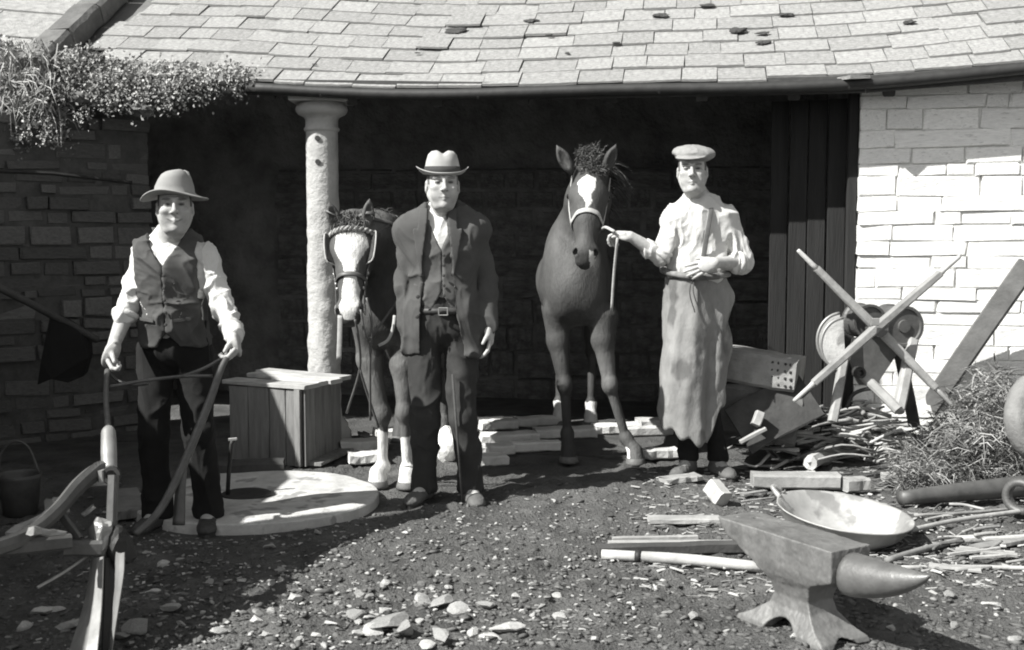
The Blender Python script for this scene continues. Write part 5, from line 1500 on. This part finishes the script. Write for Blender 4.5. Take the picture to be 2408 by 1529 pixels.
# ------------------------------------------------------------------ bending machine with crossed arms
def build_machine():
    y = 6.62
    e = empty("bending_machine", gp(2070, 985), "iron tyre-bending machine with four crossed wooden arms by the white wall", "machine")
    hub = at(2063, 772, y - .12)
    def arm(p, tip, w0, nm="arm"):
        p = at(*p); q = at(*tip); d = nrm(q - p); L = np.linalg.norm(q - p); m = p + d * L * .76
        V, F = bar(p, m, .05, .055, up=(0, -1, 0), taper=.78, seg=5, jit=.01, ch=.2); a = mk(nm, V, F, "wood_grey", e)
        V, F = tube([m - d * .01, m + d * .03, q - d * .01, q], [.02, .0145, .012, .009], 8); mk("grip", V, F, "wood_pale", a, smooth=True)
    arm((2064, 768, y - .15), (2258, 602, y - .17), .05); arm((2064, 768, y - .15), (1866, 944, y - .20), .05)
    arm((2058, 770, y - .1), (1876, 588, y - .1), .05); arm((2062, 770, y - .1), (2242, 956, y - .12), .05)
    V, F = lathe([(.0, -.05), (.045, -.05), (.05, -.03), (.05, .06), (.03, .07), (.0, .07)], 16, hub, axisR(A(0, 1, 0))); hb = mk("hub", V, F, "iron", e)
    V, F = bar(at(2048, 757, y - .22), at(2066, 757, y - .22), .03, .04); mk("axle_square", V, F, "iron_bright", hb)
    V, F = tube([hub, hub + A(0, .35, 0)], .022, 10); mk("axle", V, F, "iron_dark", hb)
    def roller(px, py, r, y0, y1, mat="iron", cap=True):
        p = at(px, py, y0); V, F = lathe([(0, 0), (r * .3, .0), (r * .32, .012), (r * .82, .012), (r * .86, .0), (r, .0), (r, .02), (r * .9, .03), (r * .9, y1 - y0 - .03), (r, y1 - y0 - .02), (r, y1 - y0), (0, y1 - y0)], 32, p, axisR(A(-.18, 1, 0)))
        return mk("roller", V, F, mat, e, smooth=False)
    roller(2047, 757, .098, y + .0, y + .16); roller(2128, 768, .115, y - .02, y + .18, "iron")
    # the two pale half discs at the left: flanged wheel seen edge-on
    for px, py, yy, r in ((1986, 810, y - .08, .135), (1978, 800, y + .03, .14)):
        p = at(px, py, yy); n = 26; V = []
        for z in (0, .012):
            V.append(p + A(0, z, 0))
            for k in range(n + 1):
                a = math.pi / 2 + math.pi * k / n + .08; V.append(p + A(.95 * r * math.cos(a), z, r * 1.08 * math.sin(a)))
        m = n + 2; F = []
        for k in range(1, n + 1): F += [(0, k + 1, k), (m, m + k, m + k + 1), (k, k + 1, m + k + 1, m + k)]
        F += [(1, 0, m, m + 1), (0, n + 1, m + n + 1, m)]
        s_ = mk("side_plate", V, F, "plate_iron", e)
        V, F = tube([p + A(.95 * r * math.cos(a), .006, r * 1.08 * math.sin(a)) for a in np.linspace(math.pi / 2 + .08, 1.5 * math.pi + .08, 24)], .009, 7); mk("rim", V, F, "iron_bright", s_, smooth=True)
    # casting and legs
    g = [at(2010, 800, y), at(2108, 790, y), at(2112, 830, y), at(2086, 868, y), at(2062, 905, y), at(2020, 905, y), at(2000, 850, y)]
    V = np.array(list(g) + [p + A(.03, .16, 0) for p in g]); n = len(g); F = [tuple(range(n - 1, -1, -1)), tuple(range(n, 2 * n))] + [(k, (k + 1) % n, (k + 1) % n + n, k + n) for k in range(n)]
    mk("frame_casting", V, F, "iron", e)
    for p0, p1, w, m in (((1985, 842, y - .05), (1958, 992, y - .16), .05, "wood_grey"), ((2018, 872, y - .04), (2113, 965, y - .22), .052, "wood_grey"), ((2146, 800, y + .02), (2112, 968, y - .2), .06, "wood_grey"), ((2110, 800, y + .15), (2150, 1000, y + .2), .06, "wood_dark")):
        V, F = bar(at(*p0), at(*p1), w, w, up=(0, -1, 0), jit=.02, ch=.2); mk("leg", V, F, m, e)
    V, F = lathe([(.03, -.03), (.036, 0), (.03, .03), (.016, .03), (.016, -.03)], 14, at(2019, 876, y - .08), axisR(A(.2, -1, 0)), closed=True); mk("collar", V, F, "iron_dark", e)
    V, F = tube(cr([at(1990, 960, y - .1), at(2010, 925, y - .1), at(2060, 915, y - .1), at(2105, 945, y - .1)], 6), .011, 8); mk("hoop", V, F, "iron_dark", e, smooth=True)
build_machine()

# ------------------------------------------------------------------ things by the jamb
def build_jamb_things():
    y = 7.0
    p = [at(1738, 812, y), at(1876, 852, y - .1), at(1878, 906, y - .1), at(1738, 905, y)]
    e = empty("stone_trough", gp(1800, 1000), "rough pitted block-like trough behind the blacksmith, lit only at its right end", "trough")
    V, F = bar(at(1690, 850, y + .1), at(1880, 880, y - .08), .3, .19, up=(0, 0, 1), jit=.02, seg=8, ch=.1); mk("block", V, F, "trough_stone", e)
    V, F = bar(at(1700, 905, y + .06) - A(0, 0, .12), at(1880, 925, y - .06) - A(0, 0, .16), .26, .3, jit=.03, ch=.1); mk("support", V, F, "wallstone", e)
    rg = np.random.default_rng(4)
    for k in range(16):
        b0, b1 = at(1690, 850, y + .1), at(1880, 880, y - .08); dd = nrm(b1 - b0); pp = nrm(np.cross(dd, A(0, 0, 1))); q = b0 + (b1 - b0) * (.72 + .075 * (k % 4) + rg.uniform(-.01, .01)) + pp * .151 + A(0, 0, .065 - .042 * (k // 4)); V, F = rock(300 + k, 1, .3, 1); mk("pit", V * .010 + q, F, "iron_dark", e)
    # dark tar-coated sheet leaning in front of it
    V, F = bar(at(1735, 1015, 6.75), at(1905, 925, 6.85), .02, .3, up=nrm(A(-.1, .45, .9)), jit=.02, ch=.3)
    mk("leaning_board", V, F, "wood_dark", label="dark board leaning low beside the blacksmith's apron", cat="board")
    V, F = bar(at(1776, 1000, 6.70), at(1788, 970, 6.72), .07, .05, up=(1, 0, 0), jit=.03); mk("wood_block", V, F, "wood_pale", label="small bright wooden block on the dark boards beside the apron", cat="block")
    V, F = bar(at(1740, 1040, 6.66), at(1800, 1008, 6.68), .03, .02, jit=.05); mk("wood_strip", V, F, "wood_pale", label="narrow pale strip of wood below the small bright block", cat="wood strip")
build_jamb_things()

# ------------------------------------------------------------------ timber and scrap on the right
def TB(name, p0, p1, w, h, mat, label, cat, up=(0, 0, 1), jit=.04, seg=6, seed=0, ch=.15, group=None):
    V, F = bar(p0, p1, w, h, up=up, jit=jit, seg=seg, seed=seed, ch=ch); return mk(name, V, F, mat, label=label, cat=cat, group=group)
def PL(name, pts, r, mat, label, cat, n=8, jit=.05, group=None, seed=0):
    V, F = tube(cr(pts, 6), r, n, jit=jit, seed=seed); return mk(name, V, F, mat, label=label, cat=cat, smooth=True, group=group)
def yard_timber():
    TB("timber", gp(1768, 1128, .05), gp(1972, 1130, .05), .12, .075, "wood_grey", "squared grey timber lying in front of the brushwood heap", "timber", seed=1)
    TB("wood_offcut", gp(1985, 1140, .04), gp(2035, 1136, .04), .09, .07, "wood_grey", "short squared offcut at the end of the grey timber", "offcut", seed=2)
    TB("wood_offcut", at(1672, 1142, 5.98), at(1702, 1176, 5.9), .085, .085, "wood_pale", "bright wooden block tipped on its edge before the blacksmith's boots", "offcut", seed=3, jit=.03, up=(.5, -.5, .6))
    TB("plank", gp(1524, 1222, .012), gp(1692, 1222, .012), .09, .025, "wood_grey", "short plank lying left of the anvil's heel", "plank", seed=4)
    TB("lath", gp(1430, 1278, .012), gp(1735, 1276, .012), .035, .02, "wood_pale", "thin pale lath lying above the banded pole", "lath", seed=5)
    TB("lath", gp(1440, 1268, .014), gp(1640, 1264, .014), .025, .02, "wood_grey", "grey splintered lath beside the pale lath", "lath", seed=6)
    TB("beam", gp(1408, 1296, .025), gp(1790, 1284, .025), .05, .05, "wood_dark", "dark squared beam lying just behind the banded pole", "beam", seed=7)
    e = empty("banded_pole", gp(1600, 1312), "pale wooden pole with a dark band lying left of the anvil", "pole")
    V, F = tube(cr([gp(1415, 1304, .022), gp(1600, 1315, .022), gp(1795, 1334, .022)], 5), [.022, .025, .022], 9, jit=.03); p_ = mk("shaft", V, F, "wood_pale", e, smooth=True)
    V, F = tube([gp(1494, 1308, .022), gp(1508, 1309, .022)], .027, 10); mk("band", V, F, "iron_dark", p_, smooth=True)
    PL("stick", [gp(1795, 1336, .01), gp(1700, 1333, .01)], .010, "wood_pale", "thin pale stick under the anvil's heel side", "stick", seed=8)
    PL("rod", [gp(2120, 1335, .012), gp(2260, 1333, .012), gp(2460, 1338, .012)], .0095, "wood_pale", "long straight pale rod right of the anvil's horn", "rod", seed=9)
    PL("rod", [gp(2140, 1247, .02), gp(2260, 1222, .02), gp(2450, 1196, .02)], .012, "wood_pale", "long pale rod slanting away right of the basin", "rod", seed=10)
    PL("rod", [gp(2085, 1318, .015), gp(2170, 1292, .015), gp(2260, 1270, .015)], .014, "wood_grey", "grey rod slanting below the basin's right side", "rod", seed=11)
    PL("rod", [gp(2150, 1212, .012), gp(2300, 1204, .012), gp(2450, 1190, .012)], .008, "wood_grey", "thin grey rod lying beyond the long pale slanting rod", "rod", seed=12)
    TB("slat", gp(2210, 1268, .01), gp(2300, 1264, .01), .05, .015, "wood_pale", "short flat slat among the rods at right", "slat", seed=13)
    TB("slat", gp(2290, 1290, .012), gp(2440, 1262, .012), .06, .02, "wood_grey", "grey flat slat near the right edge below the rods", "slat", seed=14)
    e = empty("iron_pipe", gp(2270, 1165), "thick dark pipe with an open end lying at the right edge", "pipe")
    V, F = tube(cr([gp(2118, 1172, .05), gp(2250, 1158, .055), gp(2380, 1146, .06), gp(2520, 1134, .06)], 5), [.036, .048, .055, .058], 14); mk("barrel", V, F, "iron", e, smooth=True)
    V, F = lathe([(.085, -.03), (.095, 0), (.085, .03), (.055, .03), (.055, -.03)], 24, gp(2402, 1168, .09), axisR(A(-.7, -.7, 0)), closed=True); mk("collar_ring", V, F, "iron", e, smooth=True)
    TB("plank", gp(2075, 1122, .04), gp(2300, 1124, .04), .09, .04, "wood_grey", "grey plank lying beyond the dark pipe", "plank", seed=15)
    TB("board", gp(2230, 1040, .09), gp(2480, 1078, .09), .22, .05, "wood_pale", "broad pale board lying at the right edge below the round stone", "board", seed=16)
    TB("board", gp(2205, 1062, .04), gp(2470, 1098, .04), .16, .04, "wood_grey", "broad grey board under the pale board at the right edge", "board", seed=17)
    TB("log", gp(2050, 1062, .05), gp(2175, 1092, .05), .11, .10, "wood_pale", "pale split log with a torn end in front of the brushwood", "log", seed=18, jit=.12, ch=.3)
    TB("log", gp(1905, 1092, .05), gp(2010, 1040, .05), .08, .08, "wood_pale", "pale split log leaning into the brushwood heap", "log", seed=19, jit=.12, ch=.3)
    TB("board_piece", gp(1560, 1130, .02), gp(1640, 1122, .02), .10, .03, "wood_grey", "crumbling board piece just before the blacksmith's boots", "board", seed=20, jit=.1)
    # plank leaning against the wall at the right edge
    TB("leaning_plank", gp(2112, 1062), at(2418, 622, 6.82), .12, .05, "wood_weathered", "long weathered plank leaning on the white wall at the right edge", "plank", up=(-.35, -.85, .3), seed=21, jit=.02)
    # round stone at the edge
    V, F = lathe([(.0, -.055), (.22, -.055), (.245, -.04), (.25, 0), (.245, .04), (.22, .055), (.0, .055)], 40, at(2468, 985, 5.95), axisR(A(.35, -1, .25)))
    V += .006 * np.stack([fbm(V * 9, 4), fbm(V * 9, 5), fbm(V * 9, 6)], 1); mk("grindstone", V, F, "wallstone", smooth=True, label="thick round grindstone propped at the right edge", cat="grindstone")
    rg = np.random.default_rng(66)
    for k in range(46):
        px, py = rg.uniform(1700, 2430), rg.uniform(1100, 1345)
        if 1820 < px < 2160 and 1140 < py < 1345: px += 330
        p = gp(min(px, 2440), py, rg.uniform(.006, .03)); an = rg.normal(.15, .45); L = rg.uniform(.08, .34); d = A(math.cos(an), math.sin(an), rg.normal(0, .03)); q = p + d * L; q[2] = max(q[2], .006)
        if k % 3: PL("stick", [p, (p + q) / 2 + A(0, rg.normal(0, .012), .004), q], rg.uniform(.004, .009), ["wood_pale", "wood_grey", "wood_weathered"][k % 3], "loose broken stick lying among the scrap timber at right", "stick", n=6, jit=.12, group="sticks among the scrap", seed=k)
        else: TB("wood_splinter", p, q, rg.uniform(.015, .04), .012, ["wood_pale", "wood_grey"][k % 2], "flat wood splinter lying among the scrap timber at right", "splinter", seed=k, jit=.12, seg=3, group="splinters among the scrap")
yard_timber()

def brushwood():
    rg = np.random.default_rng(31)
    e = empty("brushwood_heap", gp(2010, 1060), "tangled heap of brushwood and branches in front of the bending machine", "brushwood")
    for k in range(210):
        px = rg.uniform(1800, 2230); mid = 1 - abs(px - 2040) / 260
        p = gp(px, rg.uniform(1045, 1108), 0); p[2] = rg.uniform(.01, .03 + .34 * max(mid, .1) ** .7)
        an = rg.normal(0, .5) + (math.pi if rg.uniform() < .5 else 0); L = rg.uniform(.15, .5)
        d = A(math.cos(an), math.sin(an) * .8, rg.normal(.0, .14)); q = p + d * L; q[2] = max(q[2], .012); m = (p + q) / 2 + A(*rg.normal(0, .03, 3)); m[2] = max(m[2], .015)
        V, F = tube(cr([p, m, q], 3), [rg.uniform(.006, .016), rg.uniform(.003, .007)], 6, jit=.1, seed=k); mk("branch", V, F, ["wood_grey", "wood_pale", "wood_grey", "wood_dark"][k % 4], e, smooth=True)
    e2 = empty("hay_heap", gp(2290, 1010), "loose heap of straw and dead weeds against the wall at right", "hay")
    V = []; F = []; C = []
    for k in range(7500):
        px = rg.uniform(2120, 2440); yy = rg.uniform(6.2, 6.95); top = .16 + .52 * math.exp(-((px - 2330) / 120) ** 2)
        p = at(px, 900, yy); p[2] = rg.uniform() * top * (1 - abs(yy - 6.6) / .8)
        an = rg.uniform(0, 6.28); d = nrm(A(math.cos(an), math.sin(an), rg.normal(.25, .5))); L = rg.uniform(.05, .2); w = rg.uniform(.0015, .004)
        s_ = nrm(np.cross(d, rg.normal(size=3))) * w; m = p + d * L * .5 + A(0, 0, .01); q = p + d * L - A(0, 0, L * .2)
        n = len(V); V += [p - s_, p + s_, m + s_, m - s_, q]; F += [(n, n + 1, n + 2, n + 3), (n + 3, n + 2, n + 4)]; C += [rg.uniform(.04, .34)] * 5
    mk("straw", V, F, "straw", e2, col=C, kind="stuff")
    V, F = rock(55, 3, .5, .8); cc = at(2320, 950, 6.65); cc[2] = .02; mk("mound", V * A(.36, .3, .42) + cc, F, "soil", e2, smooth=True)
brushwood()

# ------------------------------------------------------------------ shaded clutter at the left
def left_clutter():
    PL("pole", [at(-20, 668, 6.9), at(60, 708, 7.0), at(135, 748, 7.15), at(230, 800, 7.3)], .022, "wood_dark", "dark pole leaning across the shaded wall at the left edge", "pole")
    V = [at(118, 742, 7.12), at(150, 756, 7.18), at(182, 776, 7.2), at(205, 800, 7.25), at(208, 840, 7.2), at(196, 885, 7.2), at(160, 900, 7.1), at(120, 892, 7.0), at(88, 905, 6.95), at(96, 850, 6.95), at(108, 790, 7.0)]
    g = [np.array(p) for p in V]; W = np.array(g + [p + A(-.05, .22, 0) for p in g]); n = len(g)
    F = [tuple(range(n - 1, -1, -1)), tuple(range(n, 2 * n))] + [(k, (k + 1) % n, (k + 1) % n + n, k + n) for k in range(n)]
    mk("sacking", W, F, "trouser_dark", label="dark sacking hung over the leaning pole at left", cat="sacking")
    b = gp(48, 1208); e = empty("bucket", b, "dark metal bucket with a raised hoop handle at the left edge", "bucket")
    V, F = lathe([(.0, .01), (.075, .01), (.098, .19), (.104, .2), (.108, .2), (.101, .18), (.08, .0), (0, .0)], 28, b); mk("pail", V, F, "iron", e, smooth=True)
    V, F = tube(cr([b + A(-.1, 0, .2), b + A(-.085, 0, .3), b + A(-.02, 0, .36), b + A(.05, 0, .33), b + A(.1, 0, .2)], 6), .007, 6); mk("handle", V, F, "iron", e, smooth=True)
    TB("timber", gp(495, 1105, .05), gp(668, 1100, .05), .13, .09, "wood_dark", "dark squared timber lying against the box behind the round platform", "timber", seed=41)
    TB("flat_stone", gp(270, 1185, .03), gp(335, 1180, .03), .5, .05, "wallstone", "flat paving slab in the shade behind the plough", "slab", seed=42, jit=.02)
    rg = np.random.default_rng(8)
    e = empty("rod_bundle", gp(880, 1045), "bundle of thin iron rods lying behind the left horse's legs", "rods")
    for k in range(14):
        p = gp(842 + rg.uniform(0, 14), 1018 + rg.uniform(-6, 20), .02 + .006 * (k % 4)); q = gp(905 + rg.uniform(-4, 14), 1038 + rg.uniform(-6, 20), .02 + .006 * (k % 4))
        V, F = tube([p, q], .008, 6); mk("rod", V, F, "iron_bright", e, smooth=True)
    # block of pale stone behind the suited man
    V, F = rock(91, 3, .25, 1.0); cc = gp(1052, 1086); mk("stone_block", V * A(.075, .08, .13) + cc + A(0, .05, .1), F, "limestone", label="white stone block behind the suited man's legs", cat="stone")
left_clutter()

# ------------------------------------------------------------------ loose stones, gravel, chips
def loose():
    rg = np.random.default_rng(77)
    ROCKS = []
    for k in range(12):
        V, F = rock(400 + k, 2, .12, .55, (.3, .62), 9); V = V * A(1, 1, 1); me = _mesh("loose_stone", V, F); me.materials.append(MATS["rock"]); ROCKS.append(me)
    spots = []
    big = [(915, 1478, .062), (880, 1490, .03), (830, 1455, .035), (845, 1395, .026), (800, 1430, .03), (750, 1395, .02), (690, 1415, .03), (570, 1370, .022), (1000, 1425, .045), (1040, 1432, .04), (1085, 1440, .028), (1140, 1432, .03), (1215, 1410, .022),
           (950, 1500, .05), (1035, 1515, .035), (1150, 1508, .03), (1195, 1500, .04), (1110, 1490, .03), (985, 1470, .02), (780, 1475, .022), (600, 1460, .03), (560, 1440, .02), (640, 1450, .02), (1470, 1362, .022), (1440, 1355, .018), (1870, 1500, .022), (2380, 1505, .035), (2330, 1435, .03), (700, 1500, .022), (520, 1490, .03), (1240, 1495, .018), (400, 1440, .04), (330, 1480, .04), (280, 1490, .05), (110, 1430, .04), (160, 1470, .045), (60, 1470, .03), (360, 1400, .025), (870, 1415, .02), (905, 1440, .025)]
    for px, py, r in big: spots.append((*gp(px, py)[:2], r * 1.3 * rg.uniform(.85, 1.15)))
    while len(spots) < 230:
        py = rg.uniform(1180, 1528); px = rg.uniform(60, 2380)
        dens = .9 if (450 < px < 1300 and py > 1370) else (.5 if px < 1300 else .3)
        if rg.uniform() > dens: continue
        x, y, _ = gp(px, py); 
        if math.hypot(x + 1.3, y - 6) < .66 or abs(x - 1.02) < .25 and abs(y - 4.1) < .3: continue
        spots.append((x, y, rg.choice([.008, .011, .014, .018, .024], p=[.3, .3, .2, .13, .07]) * 1.4))
    for i, (x, y, r) in enumerate(spots):
        R = rotz(rg.uniform(0, 6.28)) @ rotx(rg.normal(0, .2))
        near = y < 4.75
        shade = x < -.45 - .36 * (5.9 - y)
        lab = ("dim broken stone lying in the shade at lower left" if shade else "pale broken stone lying in the sunlit foreground dirt") if near else ("small stone lying in the shaded part of the yard" if shade else "small pale stone lying in the sunlit yard left of the anvil" if x < .7 else "small pale stone lying among the timber near the anvil")
        grp = ("stones in the foreground shade" if shade else "stones in the sunlit foreground") if near else ("stones in the shaded yard" if shade else "stones in the sunlit yard" if x < .7 else "stones among the timber")
        inst("loose_stone", ROCKS[rg.integers(12)], A(x, y, gz(x, y) + r * .28), R, (r * rg.uniform(.9, 1.6), r, r * rg.uniform(.8, 1.2)), label=lab, cat="stone", group=grp)
    # gravel and clods: beyond counting
    V0, F0 = ico(1); Fa = np.array(F0); N = 9500
    py = 1130 + 400 * rg.uniform(size=N) ** .8; px = rg.uniform(-60, 2460, N)
    t = (0 - CAM_H) / ((764.5 - py) * math.cos(PITCH) - FPX * math.sin(PITCH)); X = (px - 1204) * t; Y = ((764.5 - py) * math.sin(PITCH) + FPX * math.cos(PITCH)) * t
    ok = np.hypot(X + 1.3, Y - 6) > .63; X, Y = X[ok], Y[ok]; N = len(X)
    patch = fbm(np.stack([X, Y, X * 0], 1) * 2.6, 51, 3); pale = rg.uniform(size=N) < np.clip(.055 + .26 * patch, .01, .5)
    r = .0025 + .009 * rg.uniform(size=N) ** 2.2; r = np.where(pale, r * 1.0, r * 1.15)
    S = np.stack([r * rg.uniform(.8, 2.4, N), r, r * rg.uniform(.35, .9, N)], 1)
    W = V0[None] * (1 + .5 * rg.uniform(-1, 1, (N, len(V0), 1))) * S[:, None, :]
    a = rg.uniform(0, 6.28, N); ca, sa = np.cos(a)[:, None], np.sin(a)[:, None]
    W = np.stack([W[..., 0] * ca - W[..., 1] * sa + X[:, None], W[..., 0] * sa + W[..., 1] * ca + Y[:, None], W[..., 2] + (ground_z(X, Y) + r * .1)[:, None]], -1)
    FF = (Fa[None] + (np.arange(N) * len(V0))[:, None, None]).reshape(-1, 3)
    cc = np.where(pale, rg.uniform(.15, .42, N), rg.uniform(.07, .13, N))
    mk("gravel", W.reshape(-1, 3), FF, "gravel", col=np.repeat(cc, len(V0)), kind="stuff", label="scatter of small gravel and clods over the yard")
    # straw bits and wood chips
    V = []; F = []; C = []
    for k in range(2600):
        if k < 1500: qx, qy = rg.uniform(1480, 2430), 1100 + 300 * rg.uniform() ** 1.2
        else: qx, qy = rg.uniform(300, 1500), rg.uniform(1180, 1528)
        p = gp(qx, qy); 
        if math.hypot(p[0] + 1.3, p[1] - 6) < .63: continue
        p[2] = gz(p[0], p[1]) + .006; an = rg.normal(0, .7); L = rg.uniform(.008, .06) if k < 1500 else rg.uniform(.006, .02); w = rg.uniform(.002, .007)
        d = A(math.cos(an), math.sin(an), rg.normal(0, .12)); s_ = A(-d[1], d[0], rg.normal(0, .3)) * w; u_ = A(0, 0, .003)
        n = len(V); V += [p - s_, p + s_, p + d * L + s_ * .8, p + d * L - s_ * .6, p - s_ + u_, p + s_ + u_, p + d * L + s_ * .8 + u_, p + d * L - s_ * .6 + u_]
        F += [(n + 4, n + 5, n + 6, n + 7), (n, n + 1, n + 5, n + 4), (n + 1, n + 2, n + 6, n + 5), (n + 2, n + 3, n + 7, n + 6), (n + 3, n, n + 4, n + 7)]; C += [rg.uniform(.12, .45)] * 8
    mk("wood_chips", V, F, "gravel", col=C, kind="stuff", label="scatter of wood chips and straw over the yard")
loose()
